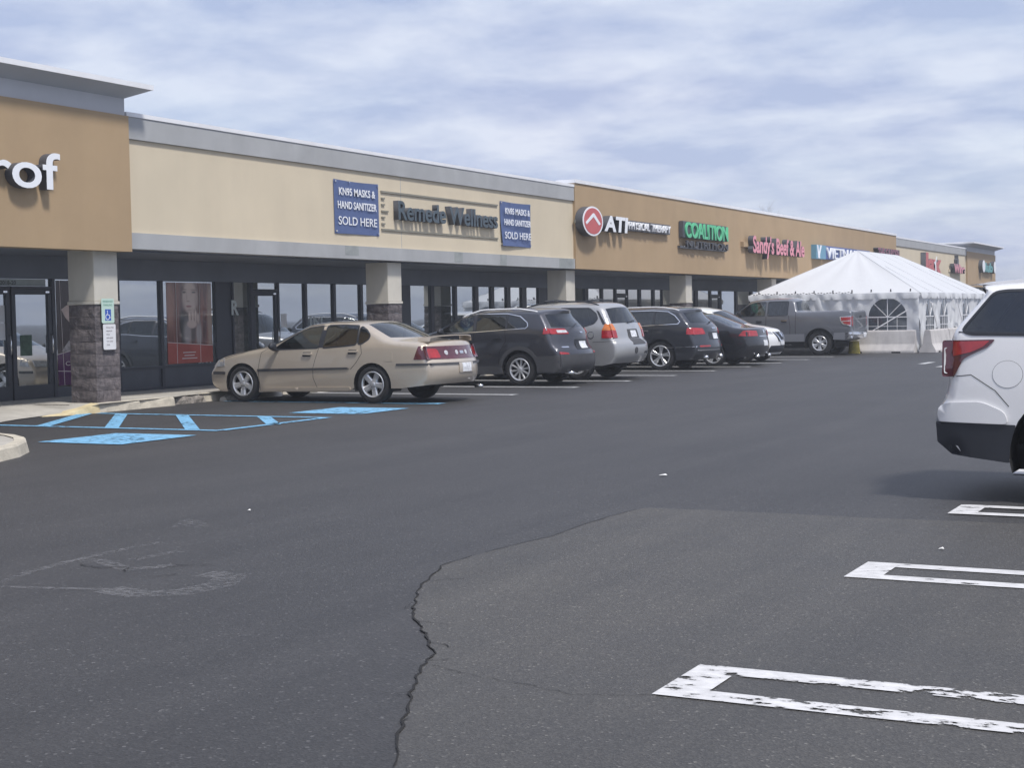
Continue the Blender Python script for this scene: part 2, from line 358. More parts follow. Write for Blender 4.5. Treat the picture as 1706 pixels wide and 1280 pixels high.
for k in range(7):
    p0 = jag[6 + 8 * k]; a_ = random.uniform(-2.6, -0.4) if k % 2 else random.uniform(0.5, 2.6); pts_ = [p0]
    for q in range(random.randint(3, 7)):
        a_ += random.uniform(-.7, .7); pts_.append((pts_[-1][0] + .035 * math.cos(a_), pts_[-1][1] + .035 * math.sin(a_)))
    ribbon(pts_, 0.005, 0.0078, 'crack', M_CRACK, lot, True)
def line_box(name, x0, x1, y0, y1, mat, z=0.009):
    nx = max(1, int(abs(x1 - x0) / 0.5))
    vs = []; fs = []
    for i in range(nx + 1):
        x = x0 + (x1 - x0) * i / nx; vs += [(x, y0, z), (x, y1, z)]
    for i in range(nx): fs.append((2 * i, 2 * i + 2, 2 * i + 3, 2 * i + 1))
    return MB().add(vs, fs).build(name, mat, lot)
def hairpin(name, xe, far, y0, w, lw, cap, mat, z=0.009):
    # two parallel lines joined by an end cap at x = xe
    s = 1 if far > xe else -1; o = [(far, y0), (xe, y0), (xe, y0 + w), (far, y0 + w)]
    i_ = [(far, y0 + w - lw), (xe + s * cap, y0 + w - lw), (xe + s * cap, y0 + lw), (far, y0 + lw)]
    P_ = o + i_
    vs = [(p[0], p[1], z) for p in P_]
    return MB().add(vs, [(0, 1, 6, 7), (1, 2, 5, 6), (2, 3, 4, 5)]).build(name, mat, lot)
for k, y in enumerate((5.395, 8.22, 11.045, 13.87, 16.7, 19.5, 22.3, 25.1)):
    hairpin('parking_line', -2.2187, 3.3, y, 0.545, 0.135, 0.19, (M_WHITE2 if k == 0 else M_WHITE))
for k in range(0, 11):
    y = 22.11 + 2.743 * k
    hairpin('parking_line', -12.93, -17.5, y - 0.04, 0.30, 0.10, 0.12, M_BLUE if k == 0 else M_WHITE3)
# access aisle hatching
line_box('hatch_line', -18.2, -12.9, 16.10, 16.24, M_BLUE); line_box('hatch_line', -17.45, -12.85, 18.66, 18.80, M_BLUE)
def quad(name, pts, mat, z=0.0095): return MB().add([(x, y, z) for x, y in pts], [(0, 1, 2, 3)]).build(name, mat, lot)
quad('hatch_line', [(-12.98, 16.24), (-12.84, 16.24), (-12.84, 18.66), (-12.98, 18.66)], M_BLUE)
for xa, xb in ((-16.3, -17.75), (-15.0, -17.0), (-13.55, -15.75), (-13.0, -14.15)):
    ya = 16.24 if xa < -13.2 else 17.35
    quad('hatch_line', [(xa, ya), (xa + 0.26, ya), (xb + 0.26, 18.66), (xb, 18.66)], M_BLUE)
WCH = []
for (cx0, cy0) in ((-13.35, 14.7), (-13.5, 20.25)):
    sq = quad('blue_square', [(cx0 - 0.68, cy0 - 0.72), (cx0 + 0.68, cy0 - 0.72), (cx0 + 0.68, cy0 + 0.72), (cx0 - 0.68, cy0 + 0.72)], M_BLUE)
    # wheelchair symbol: upright axis along -X, right hand along +Y
    def wp(a, b): return (cx0 - b, cy0 + a)
    for pts_, w_ in (([( -0.05 + 0.33 * math.cos(R(t)), -0.22 + 0.33 * math.sin(R(t))) for t in range(100, 371, 15)], 0.07),
                     ([(-0.06, 0.42), (-0.02, 0.02), (0.25, 0.02), (0.38, -0.32), (0.48, -0.28)], 0.08), ([(-0.04, 0.2), (0.2, 0.2)], 0.06)):
        ribbon([wp(*p) for p in pts_], w_, 0.0135, 'wheelchair_symbol', M_GHOST, lot)
    MB().add([(*wp(-0.07 + 0.075 * math.cos(R(t)), 0.52 + 0.075 * math.sin(R(t))), 0.0135) for t in range(0, 360, 30)], [tuple(range(12))]).build('wheelchair_symbol', M_GHOST, lot)
for pts_, w_ in (([(-6.62, 6.27), (-6.74, 6.62), (-6.8, 6.99), (-6.82, 7.49), (-6.79, 7.86)], 0.05), ([(-6.53, 6.18), (-6.19, 6.26), (-5.88, 6.35)], 0.035),
                 ([(-5.88, 6.35), (-5.62, 6.3), (-5.42, 6.42), (-5.38, 6.73), (-5.49, 6.96), (-5.7, 6.96)], 0.13), ([(-6.82, 7.11), (-6.6, 7.09), (-6.26, 6.92), (-6.14, 7.03), (-6.08, 7.15)], 0.07),
                 ([(-7.15, 8.49), (-7.34, 8.82), (-6.98, 8.55)], 0.09), ([(-6.46, 7.2), (-6.41, 7.6)], 0.06)):
    ribbon(densify(pts_, 0.08, False), w_ * 1.5, 0.006, 'faded_marking', M_GHOST, lot)
for pts_ in ([(-6.66, 6.95), (-6.45, 6.9), (-6.3, 6.99), (-6.2, 6.85)], [(-6.1, 7.12), (-5.98, 7.2), (-5.85, 7.26)], [(-5.95, 6.75), (-5.85, 6.9)]):
    ribbon([(x + random.uniform(-.012, .012), y + random.uniform(-.012, .012)) for x, y in densify(pts_, 0.04, False)], 0.012, 0.0065, 'crack', M_CRACK, lot, True)
# far lane dashes and one pale patch
quad('parking_line', [(-8.9, 40.5), (-8.7, 40.5), (-8.7, 41.9), (-8.9, 41.9)], M_WHITE3); quad('parking_line', [(-8.0, 38.4), (-7.8, 38.4), (-7.8, 40.1), (-8.0, 40.1)], M_WHITE3)

# sidewalk with kerb
def kerb_strip(name, pts, zt, mat, parent):
    # pts: outline of the front edge from near to far; kerb 0.16 wide
    mb = MB()
    for i in range(len(pts) - 1):
        (xa, ya), (xb, yb) = pts[i], pts[i + 1]
        mb.add([(xa, ya, 0), (xb, yb, 0), (xb - 0.03, yb, zt[i + 1]), (xa - 0.03, ya, zt[i]), (xa - 0.19, ya, zt[i]), (xb - 0.19, yb, zt[i + 1])], [(0, 1, 2, 3), (3, 2, 5, 4)])
    return mb.build(name, mat, parent)
SWZ = 0.15
walk = MB()
ws = [(-30, -18.2), (14.0, -18.2), (15.2, -17.2), (16.4, -17.46), (17.2, -17.80), (17.9, -17.98), (18.3, -17.80), (18.93, -17.70), (21.0, -17.84), (21.4, -18.0), (104, -18.0)]
zs_ = [0.15, 0.15, 0.02, 0.014, 0.014, 0.014, 0.05, 0.15, 0.15, 0.15, 0.15]
vs_, fs_ = [], []
for (y, x), z in zip(ws, zs_):
    vs_ += [(x + 0.14, y, z), (-18.75, y, SWZ), (-20.2, y, SWZ)]
for i in range(len(ws) - 1):
    a = 3 * i; fs_ += [(a, a + 3, a + 4, a + 1), (a + 1, a + 4, a + 5, a + 2)]
sw = walk.add(vs_, fs_).build('sidewalk', M_CONC, label='concrete sidewalk along the storefronts', kind='structure')
def kerb(name, y0, y1, xf, mat, z0=0.146, jit=0.0, n=1):
    mb = MB(); vs = []; fs = []
    for i in range(n + 1):
        y = y0 + (y1 - y0) * i / n; j = lambda: random.uniform(-jit, jit)
        vs += [(xf + j(), y, 0), (xf - 0.025 + j(), y, z0 - 0.03 + j()), (xf - 0.055 + j() * .5, y, z0 + 0.006 + j() * .5), (xf - 0.18, y, z0 + 0.006 + j() * .5), (xf - 0.18, y, 0)]
    for i in range(n):
        a = 5 * i
        for q in range(4): fs.append((a + q, a + q + 1, a + q + 6, a + q + 5))
    fs += [(4, 3, 2, 1, 0), tuple(5 * n + q for q in range(5))]
    return mb.add(vs, fs).build(name, mat, sw)
for y0, y1, xf in ((18.95, 19.95, -17.60), (19.97, 20.90, -17.64)): kerb('kerb_stone', y0, y1, xf, M_KERB, 0.15, 0.008, 8)
kerb('broken_kerb', 20.92, 21.95, -17.80, M_RUBBLE, 0.12, 0.03, 14)
y = 21.97
while y < 60: kerb('kerb_stone', y, y + 2.42, -17.86, M_KERB, 0.15, 0.004, 3); y += 2.45
kerb('kerb_stone', y, 104, -17.86, M_KERB, 0.15)
# flared ramp edge, yellowed
rp = [(17.85, -17.86, 0.004), (18.2, -17.64, 0.035), (18.55, -17.54, 0.09), (18.94, -17.58, 0.15)]
vs_ = []; fs_ = []
for y, x, z in rp: vs_ += [(x, y, 0), (x - 0.03, y, z + 0.006), (x - 0.2, y, z + 0.012)]
for i in range(3): fs_ += [(3 * i, 3 * i + 3, 3 * i + 4, 3 * i + 1), (3 * i + 1, 3 * i + 4, 3 * i + 5, 3 * i + 2)]
MB().add(vs_, fs_).build('ramp_flare', M_RAMP, sw)
# control joints in the walk
for y in np.arange(15.5, 60, 1.53): MB().box(-19.98, -17.9, y, y + 0.012, SWZ - 0.01, SWZ + 0.002).build('joint', M_RUBBLE, sw)
# traffic island, left
isl_o = [(-20, 8.6), (-14.2, 8.6), (-13.2, 8.9), (-12.5, 9.6), (-12.25, 10.4), (-12.3, 11.2), (-12.45, 11.8), (-12.72, 12.4), (-13.1, 12.92), (-13.5, 13.3), (-13.95, 13.58), (-14.5, 13.76), (-15.2, 13.84), (-20, 13.86)]
def inset(poly, d):
    out = []; n_ = len(poly)
    for i in range(n_):
        a = Vector(poly[i - 1]); b = Vector(poly[(i + 1) % n_]); t = (b - a).normalized(); out.append((poly[i][0] - t.y * d, poly[i][1] + t.x * d))
    return out
isl_i = inset(isl_o, 0.17); isl_m = inset(isl_o, 0.03)
mb = MB(); n_ = len(isl_o)
mb.add([(x, y, 0) for x, y in isl_o] + [(x, y, 0.12) for x, y in isl_m] + [(x, y, 0.14) for x, y in inset(isl_o, .05)] + [(x, y, 0.14) for x, y in isl_i],
       [(k * n_ + i, k * n_ + (i + 1) % n_, (k + 1) * n_ + (i + 1) % n_, (k + 1) * n_ + i) for k in range(3) for i in range(n_)])
isl = mb.build('traffic_island', M_KERB, label='concrete kerbed traffic island with rounded end', kind='structure')
MB().prism(isl_i, 0.0, 0.128).build('island_top', M_CONC, isl)

# ------------------------------------------------------------------ strip mall
mall = empty('strip_mall', (-20, 60, 0))
tag(mall, 'long one storey strip mall with tan and cream fascia over dark storefronts', 'building')
mall_off = Vector((20, -60, 0))
class WB(MB):
    """builder in world coordinates for parts of an empty at a given origin"""
    def __init__(s, org): super().__init__(); s.o = Vector(org)
    def build(s, *a, **k):
        s.v = [tuple(Vector(p) - s.o) for p in s.v]; return super().build(*a, **k)
MO = (-20, 60, 0)
def mpart(name, mat, *boxes, parent=None, bevel=0.0):
    b = WB(MO)
    for q in boxes: b.box(*q)
    return b.build(name, mat, parent or mall, bevel=bevel)
FX = -17.60
YA, YB, YC, YD, YE, YF = -10.0, 19.74, 37.60, 75.2, 93.4, 103.0
mpart('wall', M_CREAM, (-42, -20.35, YA, YF, 0, 4.85))
mpart('roof', M_ROOF, (-42, -17.9, YA, YF - 0.1, 4.852, 4.89))
mpart('soffit', M_SOFFIT, (-20.34, FX - 0.28, YA, YF - 0.05, 2.715, 2.78))
mpart('header_band', M_SOFFIT, (-20.3, -19.98, YA, YF - 0.05, 2.305, 2.713))
# tan block at the left with cornice
mpart('tan_fascia', M_TAN, (FX - 0.25, FX + 0.10, YA, YB, 2.69, 4.98))
mpart('pale_band', M_PALE, (-19.6, FX + 0.06, YA, YB - 0.05, 4.982, 5.27))
def cornice(name, y0, y1, x, z0, z1, o, both=True):
    b = WB(MO); ya0 = y0 - (o if both else 0)
    b.add([(x, y0, z0), (x, y1, z0), (x - 2.2, y1, z0), (x - 2.2, y0, z0), (x + o, ya0, z1), (x + o, y1 + o, z1), (x - 2.2, y1 + o, z1), (x - 2.2, ya0, z1)],
          [(0, 1, 5, 4), (1, 2, 6, 5), (2, 3, 7, 6), (3, 0, 4, 7), (0, 3, 2, 1)])
    c = b.build(name, M_CORN, mall)
    b = WB(MO).box(x - 2.2, x + o + 0.02, ya0 - 0.02, y1 + o + 0.02, z1 + 0.001, z1 + 0.085); b.build('cornice_cap', M_COPING, mall)
cornice('cornice', YA, YB - 0.05, FX + 0.06, 5.272, 5.42, 0.33)
# cream section
mpart('cream_fascia', M_CREAM, (FX - 0.25, FX, YB + 0.002, YC, 3.022, 4.61))
mpart('upper_band', M_BAND, (FX - 0.25, FX + 0.045, YB + 0.002, YC - 0.004, 4.612, 4.985))
mpart('lower_band', M_BAND, (FX - 0.25, FX + 0.045, YB + 0.002, YC - 0.004, 2.745, 3.02))
mpart('coping', M_COPING, (FX - 0.5, FX + 0.06, YB + 0.002, YC - 0.004, 4.988, 5.06))
# long tan section
mpart('tan_fascia', M_TAN, (FX - 0.25, FX + 0.07, YC, YD, 2.75, 5.10))
mpart('coping', M_COPING, (FX - 0.5, FX + 0.10, YC - 0.02, YD + 0.02, 5.102, 5.20))
# far cream section and far tan end
mpart('cream_fascia', M_CREAM, (FX - 0.25, FX, YD + 0.002, YE, 2.80, 4.62))
mpart('upper_band', M_BAND, (FX - 0.25, FX + 0.045, YD + 0.03, YE - 0.004, 4.622, 5.0))
mpart('coping', M_COPING, (FX - 0.5, FX + 0.06, YD + 0.03, YE - 0.02, 5.003, 5.08))
mpart('tan_fascia', M_TAN, (-20.3, FX + 0.10, YE, YF, 2.75, 4.88))
mpart('pale_band', M_PALE, (-19.6, FX + 0.06, YE + 0.05, YF - 0.05, 4.882, 5.16))
cornice('cornice', YE + 0.05, YF - 0.05, FX + 0.06, 5.162, 5.34, 0.5)
# fascia control joints and weather stains on the lower band
for y in (28.6,): mpart('fascia_joint', M_BAND, (FX - 0.05, FX + 0.002, y, y + 0.015, 3.03, 4.60))
M_PATCH = pm('band_repaint', (0.29, 0.31, 0.31), 0.85, var=0.15, vs_=4)
for y, w, h in ((26.3, 0.5, 0.2), (30.9, 0.4, 0.24), (33.2, 0.35, 0.27), (36.6, 0.9, 0.272)):
    mpart('repainted_patch', M_PATCH, (FX + 0.03, FX + 0.0475, y, y + w, 3.018 - h, 3.018))

# rough block meshes for column stone
def rough_block(w, d, h, seed):
    r_ = random.Random(seed); b = bmesh.new(); bmesh.ops.create_cube(b, size=1.0)
    bmesh.ops.subdivide_edges(b, edges=b.edges[:], cuts=2, use_grid_fill=True)
    for v in b.verts:
        p = v.co; edge = sum(abs(abs(c) - 0.5) < 1e-4 for c in p)
        out = Vector((p.x if abs(abs(p.x) - .5) < 1e-4 else 0, p.y if abs(abs(p.y) - .5) < 1e-4 else 0, 0))
        co = Vector((p.x * w, p.y * d, p.z * h))
        if out.length: co += out.normalized() * (r_.uniform(0.0, 0.010) if edge == 1 else r_.uniform(-0.007, 0.001))
        v.co = co
    me = bpy.data.meshes.new('stone_block'); b.to_mesh(me); b.free(); return me
BLK = []
for k in range(6):
    a = rough_block(0.415, 0.165, 0.196, k); a.materials.append(M_STONE if k % 2 else M_STONE2); BLK.append(a)
COLX0, COLX1 = -18.31, -17.737
def column(yc, detailed):
    base = WB(MO).box(COLX0, COLX1, yc, yc + 0.573, 1.86, 2.714)
    c = base.build('column', M_COLP, mall, bevel=0.006)
    WB(MO).box(COLX0 - 0.02, COLX1 + 0.02, yc - 0.02, yc + 0.593, 1.80, 1.858).build('trim_ledge', M_COLP, c, bevel=0.008)
    if detailed:
        WB(MO).box(COLX0 + 0.13, COLX1 - 0.13, yc + 0.13, yc + 0.443, SWZ, 1.798).build('core', M_STONE, c)
        cxm, cym = (COLX0 + COLX1) / 2, yc + 0.2865; nC = 8; hh = (1.798 - SWZ) / nC
        for k in range(nC):
            z = SWZ + hh * (k + 0.5); s = 1 if k % 2 else -1
            q = 0.0805
            for (ox, oy, rz) in ((-s * q, -0.204, 0), (0.204, -s * q, 90), (s * q, 0.204, 180), (-0.204, s * q, 270)):
                o = bpy.data.objects.new('stone_block', random.choice(BLK)); col.objects.link(o); o.parent = c
                o.location = (cxm + ox - MO[0], cym + oy - MO[1], z); o.rotation_euler = (random.uniform(-.01, .01), 0, R(rz) + random.choice((0, math.pi)))
                o.scale = (1, 1, hh / 0.2)
    else:
        WB(MO).box(COLX0, COLX1, yc, yc + 0.573, SWZ, 1.798).build('stone_base', M_STONE, c)
for i in range(-2, 10):
    column(19.05 + 9.165 * i, 0 <= i <= 4)

# storefront glazing
SX = -20.0
GZ0, GZ1 = 0.62, 2.30
def pane(y0, y1, z0=GZ0, z1=GZ1, mat=None):
    return mpart('window_pane', mat or M_SGLASS, (SX - 0.03, SX - 0.012, y0, y1, z0, z1))
def mull(y0, y1, z0=SWZ, z1=GZ1 + 0.004):
    return mpart('mullion', M_FRAME, (SX - 0.09, SX + 0.035, y0, y1, z0, z1))
def rail(y0, y1, z0, z1):
    return mpart('frame_rail', M_FRAME, (SX - 0.085, SX + 0.03, y0, y1, z0, z1))
def kick(y0, y1):
    mpart('kick_panel', M_KICK, (SX - 0.08, SX - 0.005, y0, y1, SWZ + 0.05, GZ0 - 0.05))
    rail(y0, y1, GZ0 - 0.05, GZ0); rail(y0, y1, SWZ, SWZ + 0.05)
def window_run(edges):
    for a, b in edges: pane(a, b); kick(a, b)
def door(y0, y1, handle='r', number=None, extra=()):
    d = mpart('door', M_FRAME, (SX - 0.06, SX + 0.02, y0, y0 + 0.09, SWZ, 2.12), (SX - 0.06, SX + 0.02, y1 - 0.09, y1, SWZ, 2.12),
              (SX - 0.06, SX + 0.02, y0 + 0.09, y1 - 0.09, 2.02, 2.12), (SX - 0.06, SX + 0.02, y0 + 0.09, y1 - 0.09, SWZ, 0.40))
    b = WB(MO).box(SX - 0.03, SX - 0.012, y0 + 0.09, y1 - 0.09, 0.40, 2.02).build('pane', M_SGLASS, d)
    yh = y1 - 0.05 if handle == 'r' else y0 + 0.05
    WB(MO).tube([(SX + 0.03, yh, 0.95), (SX + 0.075, yh, 0.97), (SX + 0.075, yh, 1.28), (SX + 0.03, yh, 1.30)], 0.012).build('handle', M_CHROME, d, smooth=True)
    WB(MO).box(SX + 0.021, SX + 0.04, y1 - 0.16, y1 - 0.07, 2.05, 2.08).build('door_closer', M_CHROME, d)
    rail(y0, y1, 2.125, 2.165)
    pane(y0, y1, 2.165, 2.30, None)
    return d
# bay with the double doors, far left
door(18.38, 19.36, 'r'); door(19.40, 20.36, 'r')
mull(18.30, 18.378); mull(20.362, 20.44)
mpart('kick_panel', M_KICK, (SX - 0.08, SX - 0.005, 20.44, 22.05, SWZ, 0.33)); pane(20.44, 22.05, 0.33, 2.30)
for a, b in ((13.0, 14.7), (14.8, 16.4), (16.5, 18.29)): pane(a, b); kick(a, b); mull(b, b + 0.08) if b < 18 else None
mull(22.05, 22.13)
window_run([(22.13, 23.30), (23.38, 25.02)]); mull(23.30, 23.38); mull(25.02, 25.08)
mpart('dark_panel', M_FRAME, (SX - 0.08, SX + 0.005, 25.08, 25.58, SWZ, 2.302))
mull(25.58, 25.63); pane(25.63, 26.21, 0.35); mpart('kick_panel', M_KICK, (SX - 0.08, SX - 0.005, 25.63, 26.21, SWZ, 0.35)); mull(26.21, 26.30)
door(26.30, 27.19); mull(27.19, 27.25)
for a, b, mw in ((27.25, 28.22, .09), (28.31, 29.37, .10), (29.47, 30.52, .11), (30.63, 32.40, .12), (32.88, 33.86, .17), (34.06, 35.11, .13), (35.24, 36.24, .2), (36.45, 37.19, .17), (37.36, 38.13, .22), (38.35, 39.07, .3), (39.38, 40.17, .1), (42.79, 43.46, .27), (43.73, 44.77, .13), (44.91, 45.89, .1), (46.97, 47.95, .16), (48.11, 49.2, .15), (49.4, 50.05, .06), (50.11, 52.9, .2), (53.13, 53.38, .3), (53.70, 55.02, .13), (56.32, 58.04, .2), (58.26, 59.93, .15)):
    window_run([(a, b)]); mull(b, b + mw)
mpart('dark_panel', M_FRAME, (SX - 0.08, SX + 0.005, 32.52, 32.88, SWZ, 2.302))
mpart('dark_panel', M_FRAME, (SX - 0.08, SX + 0.005, 40.27, 42.79, SWZ, 2.302))
door(45.99, 46.93); door(55.15, 56.13); mull(46.93, 46.97); mull(56.13, 56.32)
y = 60.08
while y < 102:
    window_run([(y, y + 1.3)]); mull(y + 1.3, y + 1.42); y += 1.42

# ------------------------------------------------------------------ lettering
def glyph(ch, size, depth, fat=0.0, shear=0.0):
    cu = bpy.data.curves.new('letter', 'FONT'); cu.body = ch; cu.size = size; cu.extrude = depth / 2; cu.offset = fat; cu.shear = shear
    cu.resolution_u = 5; cu.fill_mode = 'BOTH'
    o = bpy.data.objects.new('tmp', cu)
    me = bpy.data.meshes.new_from_object(o); bpy.data.objects.remove(o); bpy.data.curves.remove(cu)
    return me
def wid(s, size=1.0):
    me = glyph(s, size, 0); x = max((v.co.x for v in me.vertices), default=0); bpy.data.meshes.remove(me); return x
BAR = wid('|')
def letters(parent, org, text, y0, y1, z0, z1, x, depth, mats, fat=0.0, shear=0.0, name='letter', stretch=True, wave=0.0):
    """letters facing +X between y0..y1, cap height z0..z1, back at x; each letter its own part"""
    offs = [wid(text[:k] + '|') - BAR for k in range(len(text))]
    W_ = wid(text); cap = 0.729
    k_z = (z1 - z0) / cap; k_y = (y1 - y0) / W_
    out = []
    for ch, of in zip(text, offs):
        if ch == ' ': continue
        me = glyph(ch, 1.0, 1.0, fat, shear)
        for v in me.vertices:
            a, b_, c = v.co
            v.co = (x + (c + 0.5) * depth - org[0], y0 + (a + of) * k_y - org[1], z0 + b_ * k_z - org[2])
        me.materials.clear()
        for mm in mats: me.materials.append(mm)
        for p in me.polygons: p.material_index = 0 if p.normal.x > 0.6 or len(mats) == 1 else 1
        me.update()
        for p in me.polygons: p.material_index = 0 if (p.normal.x > 0.6 or len(mats) == 1) else 1
        out.append(link(name, me, parent))
    return out
M_SW = pm('sign_white', (0.82, 0.84, 0.88), 0.4, var=0.03)
M_SD = pm('sign_return_dark', (0.075, 0.08, 0.095), 0.5)
M_SDARK = pm('unlit_letter_slate', (0.060, 0.085, 0.105), 0.35, var=0.25, vs_=5)
M_NAVY = pm('banner_navy', (0.085, 0.125, 0.27), 0.6, var=0.06, bump=0.1, bs=6)
M_GREEN = pm('sign_green', (0.10, 0.52, 0.27), 0.4, var=0.05)
M_SRED = pm('sign_red', (0.52, 0.10, 0.10), 0.4, var=0.05)
M_PINK = pm('sign_pink', (0.68, 0.26, 0.32), 0.4, var=0.08)
M_DRSIGN = pm('sign_maroon', (0.24, 0.07, 0.12), 0.45, var=0.1)
M_SBLUE = pm('sign_blue', (0.06, 0.10, 0.30), 0.4, var=0.1)
M_TEAL = pm('sign_teal', (0.08, 0.30, 0.30), 0.4, var=0.1)
M_LBLUE = pm('sign_light_blue', (0.13, 0.30, 0.42), 0.4, var=0.1)
M_STRIPE = pm('sign_rail_olive', (0.24, 0.23, 0.19), 0.6, var=0.1)

FT = FX + 0.10   # face of left tan block
s = empty('wall_sign', (FT, 17, 3.6)); tag(s, 'white channel letters ending in rof on the near tan fascia', 'sign', 'tenant signs on the fascia')
letters(s, s.location, 'rof', 16.42, 17.93, 3.61, 4.20, FT + 0.005, 0.16, (M_SW, M_SD), 0.012)
FC = FX
s = empty('wall_sign', (FC, 30.6, 3.6)); tag(s, 'dark unlit Remede Wellness letters on the cream fascia', 'sign', 'tenant signs on the fascia')
letters(s, s.location, 'Remede Wellness', 28.25, 32.93, 3.66, 4.08, FC + 0.005, 0.13, (M_SDARK, M_SD), 0.02)
for z in (3.395, 4.215): WB(s.location).box(FC + 0.002, FC + 0.03, 27.77, 33.15, z, z + 0.04).build('sign_rail', M_STRIPE, s)
for k, z in enumerate((3.52, 3.66, 3.795, 3.935, 4.07)):
    WB(s.location).box(FC + 0.002, FC + 0.03, 27.78, 27.78 + (0.27 if k == 2 else 0.13), z, z + 0.035).build('sign_dash', M_STRIPE, s)
def banner(y0, y1, z0, z1, label, droop):
    s = empty('banner', (FC, y0, z0)); tag(s, label, 'banner', 'mask banners on the cream fascia')
    n = 12; vs = []; fs = []
    for i in range(n + 1):
        for j in range(n + 1):
            a, b = i / n, j / n
            dxx = 0.012 + 0.006 * math.sin(5 * a + 2 * b) + 0.008 * (1 - b) * abs(math.sin(7 * a))
            if droop: dxx += 0.05 * max(0, 1 - a - b * 1.4) ; 
            yy = y0 + (y1 - y0) * a + (0.10 * max(0, 0.5 - b) * (1 - a) if droop else 0.02 * (1 - b))
            vs.append((FC + dxx - FC, yy - y0, (z1 - z0) * b + 0.015 * math.sin(math.pi * a) * (-1 if b > .5 else .3)))
    for i in range(n):
        for j in range(n): q = i * (n + 1) + j; fs.append((q, q + n + 1, q + n + 2, q + 1))
    link('sheet', MB().add(vs, fs).mesh('sheet', M_NAVY), s, True)
    w = y1 - y0; h = z1 - z0; X_ = FC + (0.034 if not droop else 0.075); f = 0.004
    letters(s, s.location, 'KN95 MASKS &', y0 + .16 * w / 1.7, y1 - .16 * w / 1.7, z0 + .72 * h, z0 + .86 * h, X_, f, (M_SW,), 0.018)
    letters(s, s.location, 'HAND SANITIZER', y0 + .11 * w / 1.7, y1 - .11 * w / 1.7, z0 + .47 * h, z0 + .61 * h, X_, f, (M_SW,), 0.018)
    letters(s, s.location, 'SOLD HERE', y0 + .13 * w / 1.7, y1 - .10 * w / 1.7, z0 + .17 * h, z0 + .33 * h, X_, f, (M_SW,), 0.006)
    for a, b in ((y0 + .05, z1 - .04), (y1 - .05, z1 - .04), (y0 + .06, z0 + .05), (y1 - .05, z0 + .05), ((y0 + y1) / 2 - .3, z1 - .03)):
        WB(s.location).box(FC + 0.0, FC + 0.05, a - .015, a + .015, b - .015, b + .015).build('grommet', M_CHROME, s)
banner(25.95, 27.66, 3.26, 4.38, 'navy KN95 masks banner left of the dark sign letters', False)
banner(33.28, 34.97, 3.24, 4.36, 'navy KN95 masks banner with loose corner right of the dark letters', True)

FT2 = FX + 0.07
s = empty('wall_sign', (FT2, 40, 4.1)); tag(s, 'red arrow disc and white ATI Physical Therapy letters on tan fascia', 'sign', 'tenant signs on the fascia')
def disc(parent, org, yc, zc, ry, rz, x0, x1, mat, name, n=40):
    pts = [(yc + ry * math.cos(2 * math.pi * k / n), zc + rz * math.sin(2 * math.pi * k / n)) for k in range(n)]
    b = WB(org); b.add([(x0, y, z) for y, z in pts] + [(x1, y, z) for y, z in pts], [tuple(range(n)), tuple(range(n, 2 * n))] + [(i, (i + 1) % n, n + (i + 1) % n, n + i) for i in range(n)])
    return b.build(name, mat, parent)
def poly_x(parent, org, pts, x0, x1, mat, name):
    n = len(pts); b = WB(org); b.add([(x0, y, z) for y, z in pts] + [(x1, y, z) for y, z in pts], [tuple(range(n)), tuple(range(n, 2 * n))] + [(i, (i + 1) % n, n + (i + 1) % n, n + i) for i in range(n)])
    return b.build(name, mat, parent)
disc(s, s.location, 38.19, 4.07, 0.68, 0.41, FT2 + .03, FT2 + .26, M_SD, 'disc_can'); disc(s, s.location, 38.19, 4.07, 0.68, 0.41, FT2 + .261, FT2 + .268, M_SW, 'disc_rim')
disc(s, s.location, 38.19, 4.07, 0.60, 0.36, FT2 + .269, FT2 + .275, M_SRED, 'disc_face')
poly_x(s, s.location, [(37.68, 4.02), (38.17, 4.29), (38.25, 4.29), (38.69, 4.01), (38.57, 3.97), (38.20, 4.19), (37.74, 3.96)], FT2 + .276, FT2 + .282, M_SW, 'arrow')
letters(s, s.location, 'ATI', 39.12, 40.65, 3.86, 4.29, FT2 + .01, 0.22, (M_SW, M_SD), 0.04, 0.1)
letters(s, s.location, 'PHYSICAL THERAPY', 40.95, 44.30, 3.98, 4.21, FT2 + .12, 0.05, (M_SW,), 0.004, 0.12)
WB(s.location).box(FT2 + .01, FT2 + .118, 40.85, 44.38, 3.94, 4.24).build('backer_can', M_SD, s)
WB(s.location).box(FT2 + .0, FT2 + .05, 37.5, 44.2, 4.0, 4.1).build('raceway', M_STRIPE, s)
s = empty('wall_sign', (FT2, 47.8, 4)); tag(s, 'green Coalition and dark Nutrition letters on tan fascia', 'sign', 'tenant signs on the fascia')
WB(s.location).box(FT2 + .005, FT2 + .16, 45.4, 49.65, 3.90, 4.43).build('sign_can', M_SD, s, bevel=0.02)
letters(s, s.location, 'COALITION', 45.52, 49.60, 3.92, 4.42, FT2 + .162, 0.05, (M_GREEN,), 0.02)
letters(s, s.location, 'NUTRITION', 45.7, 49.72, 3.60, 3.83, FT2 + .10, 0.07, (M_SD, M_SD), 0.0)
WB(s.location).box(FT2 + .0, FT2 + .10, 45.3, 49.75, 3.56, 3.64).build('raceway', M_SD, s)
s = empty('wall_sign', (FT2, 55, 4)); tag(s, "pink red Sandy's Beef & Ale letters on tan fascia", 'sign', 'tenant signs on the fascia')
letters(s, s.location, "Sandy's Beef & Ale", 51.95, 58.3, 3.62, 4.22, FT2 + .12, 0.20, (M_PINK, M_SD), 0.03)
WB(s.location).box(FT2 + .0, FT2 + .119, 51.5, 58.0, 3.8, 3.98).build('raceway', M_TAN, s)
s = empty('wall_sign', (FT2, 64.7, 3.9)); tag(s, 'blue and teal box sign with white letters behind the tent peak', 'sign', 'tenant signs on the fascia')
